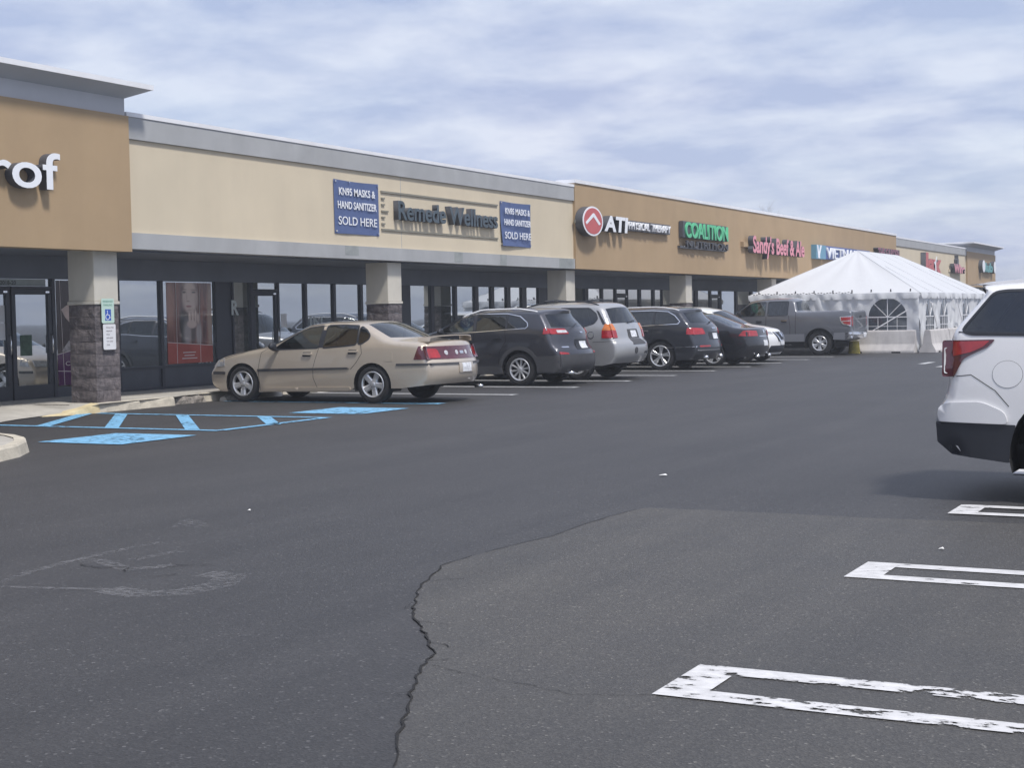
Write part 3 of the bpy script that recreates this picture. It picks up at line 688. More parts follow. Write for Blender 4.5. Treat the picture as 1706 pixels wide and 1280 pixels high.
WB(s.location).box(FT2 + .0, FT2 + .22, 60.35, 61.75, 3.6, 4.17).build('logo_can', M_LBLUE, s)
poly_x(s, s.location, [(60.42, 4.16), (60.6, 4.16), (60.7, 3.85), (60.95, 4.16), (61.12, 4.16), (60.85, 3.75), (60.85, 3.62), (60.62, 3.62)], FT2 + .221, FT2 + .23, M_SW, 'logo_mark')
WB(s.location).box(FT2 + .0, FT2 + .16, 61.9, 69.3, 3.62, 4.17).build('sign_can', M_SBLUE, s)
letters(s, s.location, 'VIETNAMESE', 62.0, 69.2, 3.66, 4.13, FT2 + .161, 0.05, (M_SW,), 0.01)
s = empty('wall_sign', (FT2, 73, 4.1)); tag(s, 'small maroon letters at the far end of the tan fascia', 'sign', 'tenant signs on the fascia')
letters(s, s.location, 'THE GARDEN', 70.6, 74.9, 3.95, 4.38, FT2 + .01, 0.22, (M_DRSIGN, M_SD), 0.04)
s = empty('wall_sign', (FC, 82.5, 3.9)); tag(s, 'tall red letters with a white star on the far cream fascia', 'sign', 'tenant signs on the fascia')
letters(s, s.location, 'Jax', 80.9, 84.6, 3.42, 4.45, FC + .01, 0.28, (M_SRED, M_SD), 0.05)
poly_x(s, s.location, [(83.6, 4.3), (83.75, 4.3), (83.45, 3.95), (83.55, 3.4), (83.3, 3.4), (83.2, 3.8), (82.9, 3.98), (83.25, 4.0)], FC + .295, FC + .305, M_SW, 'star')
s = empty('wall_sign', (FC, 89.9, 3.9)); tag(s, 'pale pink wine shop letters with a dark bottle on far cream fascia', 'sign', 'tenant signs on the fascia')
letters(s, s.location, 'Wine', 88.5, 91.5, 3.52, 4.02, FC + .05, 0.25, (M_PINK, M_SD), 0.05)
poly_x(s, s.location, [(89.85, 4.02), (90.25, 4.02), (90.25, 4.28), (90.12, 4.36), (90.12, 4.55), (89.98, 4.55), (89.98, 4.36), (89.85, 4.28)], FC + .0, FC + .2, M_SD, 'bottle')
WB(s.location).box(FC + .0, FC + .049, 88.2, 91.6, 3.55, 3.7).build('raceway', M_CREAM, s)
FT3 = FX + 0.10
s = empty('wall_sign', (FT3, 99.3, 4)); tag(s, 'two white discs and green letters on the far tan end', 'sign', 'tenant signs on the fascia')
for yc, ry in ((97.4, .5), (101.3, .42)):
    disc(s, s.location, yc, 4.05, ry, 0.40, FT3 + .0, FT3 + .25, M_SD, 'disc_can'); disc(s, s.location, yc, 4.05, ry * .93, 0.38, FT3 + .251, FT3 + .26, M_SW, 'disc_face')
letters(s, s.location, 'lub', 98.1, 100.7, 3.75, 4.3, FT3 + .01, 0.2, (M_TEAL, M_SD), 0.06)

# accessible parking plates on the first column
M_PLG = pm('sign_pale_green', (0.52, 0.68, 0.60), 0.4, var=0.04)
M_PLW = pm('sign_plate_white', (0.74, 0.74, 0.76), 0.4, var=0.04)
M_ABLUE = pm('symbol_blue', (0.03, 0.10, 0.45), 0.4)
M_TXT = pm('sign_text_green', (0.10, 0.30, 0.22), 0.5); M_TXR = pm('sign_text_grey', (0.25, 0.22, 0.24), 0.5)
PX = -17.69
s = empty('parking_sign', (PX, 19.3, 1.5)); tag(s, 'pale green reserved parking plate with blue wheelchair symbol on the stone column', 'sign')
poly_x(s, s.location, rounded([(19.155, 1.485), (19.455, 1.485), (19.455, 1.90), (19.155, 1.90)], 0.03), PX, PX + 0.006, M_PLG, 'plate')
letters(s, s.location, 'RESERVED', 19.185, 19.425, 1.835, 1.87, PX + .007, .001, (M_TXT,)); letters(s, s.location, 'PARKING', 19.20, 19.41, 1.775, 1.81, PX + .007, .001, (M_TXT,))
poly_x(s, s.location, [(19.235, 1.53), (19.375, 1.53), (19.375, 1.72), (19.235, 1.72)], PX + .007, PX + .008, M_ABLUE, 'symbol_panel')
for pts_, w_ in (([(-0.05 + 0.33 * math.cos(R(t)), -0.22 + 0.33 * math.sin(R(t))) for t in range(100, 371, 15)], 0.09), ([(-0.06, 0.42), (-0.02, 0.02), (0.25, 0.02), (0.38, -0.32), (0.48, -0.28)], 0.1), ([(-0.07, 0.58), (-0.07, 0.45)], .12)):
    vs = []; fs = []; pp = [Vector(p) for p in pts_]
    for i, p in enumerate(pp):
        d = (pp[min(i + 1, len(pp) - 1)] - pp[max(i - 1, 0)]).normalized(); nn = Vector((-d.y, d.x)) * w_ / 2
        for q in (p + nn, p - nn): vs.append((PX + .0085, 19.30 + q.x * .135, 1.62 + q.y * .135))
    for i in range(len(pp) - 1): fs.append((2 * i, 2 * i + 1, 2 * i + 3, 2 * i + 2))
    WB(s.location).add(vs, fs).build('wheelchair_symbol', M_SW, s)
s = empty('parking_sign', (PX, 19.33, 1.2)); tag(s, 'white penalty notice plate mounted below the reserved parking plate', 'sign')
poly_x(s, s.location, rounded([(19.18, 1.04), (19.48, 1.04), (19.48, 1.47), (19.18, 1.47)], 0.03), PX, PX + 0.006, M_PLW, 'plate')
for k, tx in enumerate(('PENALTIES', 'MINIMUM', 'FINE', '$50-$200', 'TOW AWAY', 'ZONE')):
    letters(s, s.location, tx, 19.25, 19.25 + 0.02 * len(tx), 1.40 - k * .058, 1.425 - k * .058, PX + .007, .001, (M_TXR,))

# door number, window decals, posters
s = empty('door_number', (SX, 19, 2.2)); tag(s, 'grey address number 2018-20 above the double doors', 'number sign')
M_NUM = pm('number_dark', (0.05, 0.06, 0.06), 0.5); M_TRANS = pm('transom_film', (0.30, 0.34, 0.34), 0.4)
WB(s.location).box(SX - .011, SX - .008, 18.45, 20.25, 2.17, 2.295).build('film', M_TRANS, s)
letters(s, s.location, '2018-20', 19.17, 19.52 + .02, 2.195, 2.265, SX - .007, .001, (M_NUM,), 0.02)
s = empty('notice', (SX, 19.1, 1.4)); tag(s, 'two white paper notices taped to the left door glass', 'notice')
M_PAPER = pm('paper_white', (0.62, 0.63, 0.66), 0.7, var=0.05)
for z in (1.22, 1.53): WB(s.location).box(SX - .011, SX - .009, 18.98, 19.26, z, z + .30).build('sheet', M_PAPER, s)
s = empty('notice', (SX, 19.7, 1.0)); tag(s, 'small green paper notice inside the right door glass', 'notice')
M_GPAPER = pm('paper_green', (0.06, 0.11, 0.08), 0.7, var=0.3, vs_=8); WB(s.location).box(SX - .011, SX - .009, 19.60, 19.88, 0.93, 1.30).build('sheet', M_GPAPER, s)
s = empty('window_decal', (SX, 25.6, 1.8)); tag(s, 'white letter R decal beside the cream shop door', 'decal')
M_DEC = pm('decal_pale', (0.42, 0.47, 0.48), 0.6)
letters(s, s.location, 'R', 25.52, 25.76, 1.62, 1.93, SX + .036, .002, (M_DEC,), 0.03)
s = empty('notice', (SX, 27.4, 1.4)); tag(s, 'white paper notice low on the window beside the shop door', 'notice')
WB(s.location).box(SX - .011, SX - .009, 27.35, 27.56, 1.32, 1.62).build('sheet', M_PAPER, s)
s = empty('window_decal', (SX, 28.7, 1.4)); tag(s, 'faint white IN lettering on the window behind the beige sedan', 'decal')
letters(s, s.location, 'IN', 28.42, 28.95, 1.25, 1.55, SX - .011, .001, (M_DEC,), 0.02)

# beauty poster: printed sheet behind glass, layered flat print
M_PBG = pm('print_auburn', (0.17, 0.07, 0.06), 0.12, c2=(0.075, 0.032, 0.032), vs_=5); M_PHAIR = pm('print_dark_hair', (0.045, 0.03, 0.03), 0.12)
M_PSKIN = pm('print_skin', (0.52, 0.41, 0.37), 0.12, var=0.12, vs_=6); M_PRED = pm('print_red', (0.36, 0.10, 0.085), 0.12, var=0.12); M_PLINE = pm('print_line', (0.55, 0.50, 0.50), 0.5)
M_PCOP = pm('print_copper', (0.40, 0.18, 0.12), 0.12, c2=(0.22, 0.09, 0.07), vs_=7); M_PLIP = pm('print_lip', (0.20, 0.07, 0.07), 0.12); M_PGR = pm('print_sleeve', (0.46, 0.43, 0.43), 0.12, c2=(0.2, 0.19, 0.2), vs_=8)
M_PSHD = pm('print_skin_shade', (0.36, 0.26, 0.23), 0.12, var=0.1)
M_PURP = pm('print_purple', (0.075, 0.018, 0.085), 0.12, var=0.15)
def layer(s, pts, lv, mat, name): return poly_x(s, s.location, pts, SX - .0105 + .0012 * lv, SX - .0100 + .0012 * lv, mat, name)
s = empty('window_poster', (SX, 24.2, 1.4)); tag(s, 'beauty poster of a long haired woman with red lower band in the window', 'poster')
y0, y1, z0, z1 = 23.52, 24.93, 0.64, 2.28
def portrait_print(name, blobs, org):
    ma = bpy.data.materials.new(name); ma.use_nodes = True; t = ma.node_tree; b_ = t.nodes['Principled BSDF']; l = t.links.new
    b_.inputs['Roughness'].default_value = 0.25; b_.inputs['Coat Weight'].default_value = 0.6; b_.inputs['Coat Roughness'].default_value = 0.03
    co = N(t, 'ShaderNodeTexCoord'); mp = N(t, 'ShaderNodeMapping'); mp.inputs['Scale'].default_value = (1, 7, 0.9); l(co.outputs['Object'], mp.inputs['Vector'])
    nz = N(t, 'ShaderNodeTexNoise'); nz.inputs['Scale'].default_value = 1.6; nz.inputs['Detail'].default_value = 5; nz.inputs['Distortion'].default_value = 0.8; l(mp.outputs[0], nz.inputs['Vector'])
    r_ = N(t, 'ShaderNodeValToRGB'); r_.color_ramp.elements[0].position = .35; r_.color_ramp.elements[0].color = (0.085, 0.035, 0.033, 1); r_.color_ramp.elements[1].position = .68; r_.color_ramp.elements[1].color = (0.24, 0.10, 0.075, 1); l(nz.outputs[0], r_.inputs[0])
    cur = r_.outputs[0]; sp = N(t, 'ShaderNodeSeparateXYZ'); l(co.outputs['Object'], sp.inputs[0])
    for (px, py, rx, ry, c_, soft, op) in blobs:
        yy = 23.52 + (px - 535) * .00303 - org[1]; zz = 2.28 - (py - 105) * .00192 - org[2]
        va = N(t, 'ShaderNodeCombineXYZ'); m1 = N(t, 'ShaderNodeMath', operation='SUBTRACT'); m1.inputs[1].default_value = yy; m2 = N(t, 'ShaderNodeMath', operation='SUBTRACT'); m2.inputs[1].default_value = zz
        d1 = N(t, 'ShaderNodeMath', operation='DIVIDE'); d1.inputs[1].default_value = rx * .00303; d2 = N(t, 'ShaderNodeMath', operation='DIVIDE'); d2.inputs[1].default_value = ry * .00192
        l(sp.outputs[1], m1.inputs[0]); l(sp.outputs[2], m2.inputs[0]); l(m1.outputs[0], d1.inputs[0]); l(m2.outputs[0], d2.inputs[0]); l(d1.outputs[0], va.inputs[0]); l(d2.outputs[0], va.inputs[1])
        ln = N(t, 'ShaderNodeVectorMath', operation='LENGTH'); l(va.outputs[0], ln.inputs[0])
        mr = N(t, 'ShaderNodeMapRange', interpolation_type='SMOOTHSTEP'); mr.inputs['From Min'].default_value = 1 - soft; mr.inputs['From Max'].default_value = 1 + soft * .6; mr.inputs['To Min'].default_value = op; mr.inputs['To Max'].default_value = 0.0; l(ln.outputs['Value'], mr.inputs['Value'])
        mix = N(t, 'ShaderNodeMix', data_type='RGBA'); l(mr.outputs[0], mix.inputs[0]); l(cur, mix.inputs[6]); mix.inputs[7].default_value = (*c_, 1); cur = mix.outputs[2]
    l(cur, b_.inputs['Base Color']); return ma
SK, SH, DK = (0.52, 0.42, 0.38), (0.30, 0.215, 0.19), (0.035, 0.03, 0.032)
M_PORT = portrait_print('print_portrait', [(575, 330, 50, 300, (.34, .17, .12), .6, .8), (985, 450, 35, 420, (.36, .27, .22), .5, .8), (715, 560, 60, 240, (.03, .033, .034), .4, .95), (770, 250, 108, 230, (.07, .032, .03), .4, .9),
    (775, 265, 82, 172, SK, .22, 1), (845, 300, 24, 130, SH, .8, .7), (712, 320, 18, 90, SH, .8, .5), (770, 125, 70, 40, (.60, .50, .46), .8, .6), (716, 206, 27, 15, SH, .8, .8), (818, 206, 27, 15, SH, .8, .8), (716, 207, 20, 9, DK, .5, .95), (816, 207, 20, 9, DK, .5, .95), (714, 178, 34, 6, (.12, .07, .06), .7, .8), (820, 180, 34, 6, (.12, .07, .06), .7, .8),
    (756, 302, 20, 9, SH, .7, .9), (742, 262, 7, 45, SH, .9, .5), (762, 356, 32, 13, (.30, .11, .11), .5, .95), (762, 358, 26, 3, (.10, .04, .04), .6, .8), (765, 395, 30, 8, SH, .9, .6),
    (745, 640, 46, 150, (.34, .31, .31), .6, .9), (860, 650, 34, 140, (.38, .35, .35), .6, .9), (805, 640, 26, 120, (.10, .09, .09), .5, .85), (790, 545, 52, 48, SK, .3, 1), (768, 470, 13, 72, SK, .4, 1), (800, 450, 14, 90, SK, .4, 1), (830, 462, 13, 80, SK, .4, 1), (856, 486, 12, 60, SK, .4, 1), (784, 470, 4, 60, SH, .8, .7), (815, 465, 4, 60, SH, .8, .7), (843, 480, 4, 50, SH, .8, .7)], s.location)
layer(s, [(y0, z0), (y1, z0), (y1, z1), (y0, z1)], 0, M_PORT, 'sheet')
layer(s, [(y0, z0), (y1, z0), (y1, 0.98), (y0, 1.07)], 7, M_PRED, 'red_band'); layer(s, [(y0, 1.07), (y1, .98), (y1, .992), (y0, 1.082)], 8, M_PLINE, 'line_print')
for yy in (23.80, 24.53): layer(s, [(yy, z0), (yy + .012, z0), (yy + .012, z1), (yy, z1)], 8, M_PLINE, 'line_print')
for k, (ya_, yb_) in enumerate(((23.98, 24.38), (24.02, 24.34), (23.95, 24.42))): layer(s, [(ya_, .85 - k * .06), (yb_, .85 - k * .06), (yb_, .868 - k * .06), (ya_, .868 - k * .06)], 8, M_PLINE, 'caption_print')
s = empty('window_poster', (SX, 21, 1.3)); tag(s, 'dark portrait poster with purple band half behind the stone column', 'poster')
y0, y1, z0, z1 = 20.50, 21.60, 0.36, 2.28
layer(s, [(y0, z0), (y1, z0), (y1, z1), (y0, z1)], 0, M_PHAIR, 'sheet'); layer(s, [(20.62, 1.75), (20.75, 1.82), (21.0, 1.9), (21.0, 1.4), (20.86, 1.48), (20.72, 1.6)], 1, M_PSKIN, 'face_print')
layer(s, [(20.60, .98), (20.80, 1.18), (21.1, 1.15), (21.1, .98)], 1, M_PGR, 'sleeve_print'); layer(s, [(y0, z0), (y1, z0), (y1, 1.12), (y0, .92)], 2, M_PURP, 'purple_band')
layer(s, [(y0, .92), (y1, 1.12), (y1, 1.135), (y0, .935)], 3, M_PLINE, 'line_print'); layer(s, [(y0, .62), (y1, .56), (y1, .572), (y0, .632)], 3, M_PLINE, 'line_print'); layer(s, [(20.65, z0), (20.662, z0), (20.60, z1), (20.588, z1)], 3, M_PLINE, 'line_print')
letters(s, s.location, 'Cosmetic', 20.68, 21.4, .72, .80, SX - .004, .001, (M_PLINE,))

# ------------------------------------------------------------------ vehicles
def smooth_line(P_, n=2):
    P_ = np.array(P_, float)
    for _ in range(n):
        Q = P_.copy(); Q[1:-1] = 0.25 * P_[:-2] + 0.5 * P_[1:-1] + 0.25 * P_[2:]; P_ = Q
    return P_
def seg_dist(pts, line):
    a = line[:-1]; d = line[1:] - a; l2 = np.maximum((d ** 2).sum(1), 1e-12)
    ap = pts[:, None, :] - a[None]; t = np.clip((ap * d[None]).sum(2) / l2[None], 0, 1)
    q = ap - t[..., None] * d[None]
    return np.sqrt((q ** 2).sum(2).min(1))
class Car:
    """car-local frame: u runs from the nose (0) to the tail, left side is -y, z up; origin below the nose centre"""
    def __init__(s, name, label, cat, loc, rz, keys, hw, belt, tumble, arches, sills, paint, r=0.07, pf=(0.9, 0.10), pb=(0.9, 0.08), tuck=0.05, group='vehicles parked along the storefronts', bulge=0.0):
        s.root = empty(name, loc, rz); tag(s.root, label, cat, group)
        s.hw, s.belt, s.tum, s.r, s.pf, s.pb, s.tuck, s.paint = hw, belt, tumble, r, pf, pb, tuck, paint
        s.arch = arches
        K = keys; E_ = []; C_ = []; s.ki = [0]
        for i in range(len(K) - 1):
            a, b = K[i], K[i + 1]
            n = max(2, int(math.ceil(max(math.dist(a[:2], b[:2]), math.dist(a[2:4], b[2:4])) / 0.065)))
            for j in range(n):
                t = j / n; E_.append((a[0] + (b[0] - a[0]) * t, a[1] + (b[1] - a[1]) * t)); C_.append((a[2] + (b[2] - a[2]) * t, a[3] + (b[3] - a[3]) * t))
            s.ki.append(s.ki[-1] + n)
        E_.append(K[-1][:2]); C_.append(K[-1][2:4])
        s.E = smooth_line(E_, 3); s.C = smooth_line(C_, 3)
        s.L = max(s.C[:, 0].max(), s.E[:, 0].max())
        # bottom: tail to nose with the wheel arches
        bot = []
        def arc(uc, zc_, ra, zl):
            a0 = math.asin(max(-0.95, min(0.95, (zl - zc_) / ra))); return [(uc + ra * math.cos(t), zc_ + ra * math.sin(t)) for t in np.linspace(a0, math.pi - a0, 17)]
        (rear_pts, mid_pts, front_pts) = sills
        bot += rear_pts + arc(*arches[1], rear_pts[-1][1] if rear_pts else s.E[-1, 1]) + mid_pts + arc(*arches[0], mid_pts[-1][1]) + front_pts
        s.bot = bot
        s.poly = [tuple(p) for p in s.E] + densify([tuple(s.E[-1])] + bot + [tuple(s.E[0])], 0.07, False)[1:-1]
        s.tl = np.array([-1, -0.985, -0.95, -0.9, -0.8, -0.65, -0.45, -0.22, 0, 0.22, 0.45, 0.65, 0.8, 0.9, 0.95, 0.985, 1])
        s.p = 2.3
    def W(s, u, z):
        u = np.asarray(u, float); z = np.asarray(z, float)
        w = np.full_like(u, s.hw)
        f = np.clip((s.pf[0] - u) / s.pf[0], 0, 1.4); b = np.clip((u - (s.L - s.pb[0])) / s.pb[0], 0, 1.4)
        w = w - s.pf[1] * f ** 2 - s.pb[1] * b ** 2
        zb = np.interp(u, [p[0] for p in s.belt], [p[1] for p in s.belt])
        w = w - np.where(z > zb, (z - zb) * s.tum[0] + s.tum[1] * np.maximum(z - zb, 0) ** 2, 0)
        zm = zb * 0.62
        w = w - np.where((z <= zb) & (z > zm), 0.035 * ((z - zm) / np.maximum(zb - zm, .01)) ** 2, 0) - np.where(z > zb, 0.035, 0)
        w = w - np.where(z < zm, s.tuck * ((zm - z) / np.maximum(zm, .01)) ** 2, 0)
        return w
    def side_y(s, pts):
        pts = np.asarray(pts, float); w = s.W(pts[:, 0], pts[:, 1]); d = seg_dist(pts, s.E); r = s.r
        q = np.clip(1 - d / r, 0, 1); return w - r * (1 - np.sqrt(np.maximum(0, 1 - q ** 2)))
    def top_grid(s):
        ye = s.side_y(s.E); t = s.tl; k = 1 - np.abs(t) ** s.p
        U = s.E[:, :1] + (s.C - s.E)[:, :1] * k; Z = s.E[:, 1:] + (s.C - s.E)[:, 1:] * k; Yy = ye[:, None] * t
        return np.stack([U, Yy, Z], 2)
    def make_body(s, glass, top_glass, glass_mats, body_name='body', tg=0.95, two_tone=None):
        """glass: list of (poly, mat); top_glass: list of (key0, key1, mat, name)"""
        lines = []
        loops = [s.poly] + [densify(rounded(g, 0.035, 3), 0.08) for g, _ in glass]
        # rings near the edge
        d = np.gradient(s.E, axis=0); nrm = np.stack([d[:, 1], -d[:, 0]], 1); nrm /= np.maximum(np.linalg.norm(nrm, axis=1, keepdims=True), 1e-9)
        ex = []
        for q in (0.12, 0.35, 0.65, 1.05): ex += [tuple(p) for p in (s.E + nrm * s.r * q)[1:-1]]
        V, T = fill(loops, ex, 0.085)
        cen = V[T].mean(1); inside = in_poly(cen[:, 0], cen[:, 1], s.poly)
        cls = np.zeros(len(T), int)
        for i, lp in enumerate(loops[1:]): cls[in_poly(cen[:, 0], cen[:, 1], lp)] = i + 1
        y = s.side_y(V)
        G = s.top_grid(); n, mcols = G.shape[:2]
        body = MB()
        for sg in (-1, 1):
            V3 = np.stack([V[:, 0], sg * y, V[:, 1]], 1)
            tt = T[inside & (cls == 0)]; body.add(V3, [tuple(int(i) for i in (t if sg < 0 else t[::-1])) for t in tt])
            for i, (g, mt) in enumerate(glass):
                tt = T[inside & (cls == i + 1)]; used = np.unique(tt); mp = {int(a): k for k, a in enumerate(used)}
                MB().add(V3[used], [tuple(mp[int(q)] for q in (t if sg < 0 else t[::-1])) for t in tt]).build('side_window', mt, s.root, True)
        tgc = [k for k in range(mcols - 1) if abs((s.tl[k] + s.tl[k + 1]) / 2) < tg]
        gl_cells = set()
        for k0, k1, mt, nm in top_glass:
            cells = [(i, k) for i in range(s.ki[k0], s.ki[k1]) for k in tgc]; gl_cells |= set(cells)
            b = MB(); idx = {}
            def vid(i, k):
                if (i, k) not in idx: idx[(i, k)] = len(b.v); b.v.append(tuple(G[i, k]))
                return idx[(i, k)]
            for i, k in cells: b.f.append((vid(i, k), vid(i + 1, k), vid(i + 1, k + 1), vid(i, k + 1)))
            b.build(nm, mt, s.root, True)
        fl = [(i * mcols + k, i * mcols + k + 1, (i + 1) * mcols + k + 1, (i + 1) * mcols + k) for i in range(n - 1) for k in range(mcols - 1) if (i, k) not in gl_cells]
        body.add(G.reshape(-1, 3), fl)
        me = body.mesh(body_name, s.paint)
        b = bmesh.new(); b.from_mesh(me); bmesh.ops.remove_doubles(b, verts=b.verts[:], dist=0.0015)
        loose = [v for v in b.verts if not v.link_faces]; bmesh.ops.delete(b, geom=loose, context='VERTS')
        bmesh.ops.recalc_face_normals(b, faces=b.faces[:]); b.to_mesh(me); b.free()
        s.body = link(body_name, me, s.root, True); auto_smooth(s.body, 50)
        # rubber surrounds of the side windows
        for g, _ in glass:
            inn = rounded(g, 0.035, 3); a = np.array(inn); dd = np.roll(a, -1, 0) - np.roll(a, 1, 0); nn = np.stack([dd[:, 1], -dd[:, 0]], 1); nn /= np.maximum(np.linalg.norm(nn, axis=1, keepdims=True), 1e-9)
            ar = 0.5 * np.sum(a[:, 0] * np.roll(a[:, 1], -1) - np.roll(a[:, 0], -1) * a[:, 1]); out_ = [tuple(p) for p in a + nn * (0.02 if ar > 0 else -0.02)]
            s.patch('window_seal', out_ + [out_[0], inn[0]] + inn[::-1], M_BLACK, 0.004, rnd=0, step=0.12, skirt=0.012)
        # dark lining inside the cabin
        cu0 = s.E[s.ki[top_glass[0][0]], 0] - 0.15; cu1 = s.E[s.ki[top_glass[-1][1]], 0] + 0.1
        lin = MB(); sel = T[inside & (cls == 0) & (cen[:, 0] > cu0) & (cen[:, 0] < cu1) & (cen[:, 1] > 0.45)]
        for sg in (-1, 1): lin.add(np.stack([V[:, 0], sg * (y - 0.035), V[:, 1] - 0.01], 1), [tuple(int(i) for i in t) for t in sel])
        ia, ib = s.ki[top_glass[0][1]], s.ki[top_glass[-1][0]]; G2 = G.copy(); G2[..., 1] *= 0.96; G2[..., 2] -= 0.035
        lin.add(G2.reshape(-1, 3), [(i * mcols + k, (i + 1) * mcols + k, (i + 1) * mcols + k + 1, i * mcols + k + 1) for i in range(ia, ib) for k in range(mcols - 1)])
        lm = lin.mesh('interior_lining', M_SEAT); b = bmesh.new(); b.from_mesh(lm); bmesh.ops.delete(b, geom=[v for v in b.verts if not v.link_faces], context='VERTS'); b.to_mesh(lm); b.free()
        link('interior_lining', lm, s.root)
        # underbody, inner arches
        u0, u1 = s.arch[0][0], s.arch[1][0]
        ub = MB().box(0.5, s.L - 0.75, -s.hw + 0.34, s.hw - 0.34, 0.27, 0.42); ub.box(u0 + 0.5, u1 - 0.5, -s.hw + 0.14, s.hw - 0.14, 0.24, 0.40)
        ub.build('underbody', M_DARK, s.root)
        for (uc, zc_, ra) in s.arch:
            for sg in (-1, 1):
                pts = [(uc + (ra + 0.004) * math.cos(t), zc_ + (ra + 0.004) * math.sin(t)) for t in np.linspace(-0.5, math.pi + 0.5, 22)]
                pts = [p for p in pts if p[1] > 0.2]
                yo = s.side_y(np.array(pts)); vs = []; fs = []
                for (a, c), w in zip(pts, yo): vs += [(a, sg * (w - 0.004), c), (a, sg * (s.hw - 0.36), c)]
                for i in range(len(pts) - 1): fs.append((2 * i, 2 * i + 1, 2 * i + 3, 2 * i + 2))
                fs.append(tuple(2 * i + 1 for i in range(len(pts))))
                MB().add(vs, fs).build('wheel_well', M_DARK, s.root)
    def seats(s, mat, us, z=0.45, h=0.62, w=0.5):
        for u in us:
            for y in (-0.38, 0.38):
                q = MB().box(u, u + 0.5, y - w / 2, y + w / 2, z - 0.05, z + 0.14)
                q.add([(u + .42, y - w / 2, z + .1), (u + .62, y - w / 2, z + .1), (u + .80, y - w / 2 + .05, z + h), (u + .68, y - w / 2 + .05, z + h), (u + .42, y + w / 2, z + .1), (u + .62, y + w / 2, z + .1), (u + .80, y + w / 2 - .05, z + h), (u + .68, y + w / 2 - .05, z + h)],
                      [(0, 1, 2, 3), (7, 6, 5, 4), (0, 4, 5, 1), (1, 5, 6, 2), (2, 6, 7, 3), (3, 7, 4, 0)])
                q.box(u + .70, u + .80, y - .13, y + .13, z + h + .02, z + h + .18)
                q.build('seat', mat, s.root, bevel=0.02)
        MB().box(us[0] - 1.0, s.L - 0.7, -s.hw + .16, s.hw - .16, 0.40, 0.44).build('cabin_floor', M_DARK, s.root)
        MB().box(us[0] - 0.85, us[0] - 0.45, -s.hw + .2, s.hw - .2, 0.6, s.belt[0][1] - 0.02).build('dashboard', M_BLACK, s.root, bevel=0.03)
        sw_ = MB(); ring = [(us[0] - .28 + .05 * math.sin(R(a)), -0.38 + .18 * math.cos(R(a)), s.belt[0][1] - .02 + .17 * math.sin(R(a))) for a in range(0, 361, 20)]
        sw_.tube(ring, 0.014, 6, False).build('steering_wheel', M_BLACK, s.root, True)
    def patch(s, name, poly, mat, off=0.008, sides=(-1, 1), skirt=0.02, step=0.07, parent=None, rnd=0.015):
        lp = densify(rounded(poly, rnd, 3) if rnd else poly, step)
        V, T = fill([lp], [], step); cen = V[T].mean(1); T = T[in_poly(cen[:, 0], cen[:, 1], lp)]
        y = s.side_y(V) + off; L_ = np.array(lp); yb = s.side_y(L_) + off
        obs = []
        for sg in sides:
            b = MB(); b.add(np.stack([V[:, 0], sg * y, V[:, 1]], 1), [tuple(int(i) for i in t) for t in T])
            n = len(lp); b.add([(p[0], sg * q, p[1]) for p, q in zip(lp, yb)] + [(p[0], sg * (q - skirt), p[1]) for p, q in zip(lp, yb)], [(i, (i + 1) % n, n + (i + 1) % n, n + i) for i in range(n)])
            obs.append(b.build(name, mat, parent or s.root, True)); auto_smooth(obs[-1], 40)
        return obs
    def end_u(s, y, z, end):
        if end == 'rear':
            i0 = int(np.argmax(s.C[:, 0] > s.L * 0.72)); i0 = max(i0, 1); i1 = len(s.E)
            Ez, Eu, Cz, Cu = s.E[i0:i1, 1], s.E[i0:i1, 0], s.C[i0:i1, 1], s.C[i0:i1, 0]
        else:
            i1 = int(np.argmax(s.C[:, 0] > s.L * 0.22)); Ez, Eu, Cz, Cu = s.E[:i1, 1][::-1], s.E[:i1, 0][::-1], s.C[:i1, 1][::-1], s.C[:i1, 0][::-1]
        ye_all = s.side_y(np.stack([Eu, Ez], 1)); out = []
        for yy, zz in zip(y, z):
            ye = ye_all.mean()
            for _ in range(4):
                t = min(abs(yy) / ye, 0.999); k = 1 - t ** s.p
                zs = np.minimum.accumulate(Ez + (Cz - Ez) * k); us = Eu + (Cu - Eu) * k
                x = np.interp(-zz, -zs, np.arange(len(zs))); ye = np.interp(x, np.arange(len(zs)), ye_all)
            out.append(np.interp(x, np.arange(len(us)), us))
        return np.array(out)
    def end_patch(s, name, poly, mat, end='rear', off=0.008, skirt=0.025, step=0.06, mirror=False, rnd=0.015, parent=None):
        obs = []
        for mi in ((1, -1) if mirror else (1,)):
            pl = [(p[0] * mi, p[1]) for p in poly]
            lp = densify(rounded(pl, rnd, 3) if rnd else pl, step)
            V, T = fill([lp], [], step); cen = V[T].mean(1); T = T[in_poly(cen[:, 0], cen[:, 1], lp)]
            sg = 1 if end == 'rear' else -1
            u = s.end_u(V[:, 0], V[:, 1], end) + sg * off; ul = s.end_u([p[0] for p in lp], [p[1] for p in lp], end) + sg * off
            b = MB(); b.add(np.stack([u, V[:, 0], V[:, 1]], 1), [tuple(int(i) for i in t) for t in T]); n = len(lp)
            b.add([(q, p[0], p[1]) for p, q in zip(lp, ul)] + [(q - sg * skirt, p[0], p[1]) for p, q in zip(lp, ul)], [(i, (i + 1) % n, n + (i + 1) % n, n + i) for i in range(n)])
            o = b.build(name, mat, parent or s.root, True); auto_smooth(o, 40); obs.append(o)
        return obs
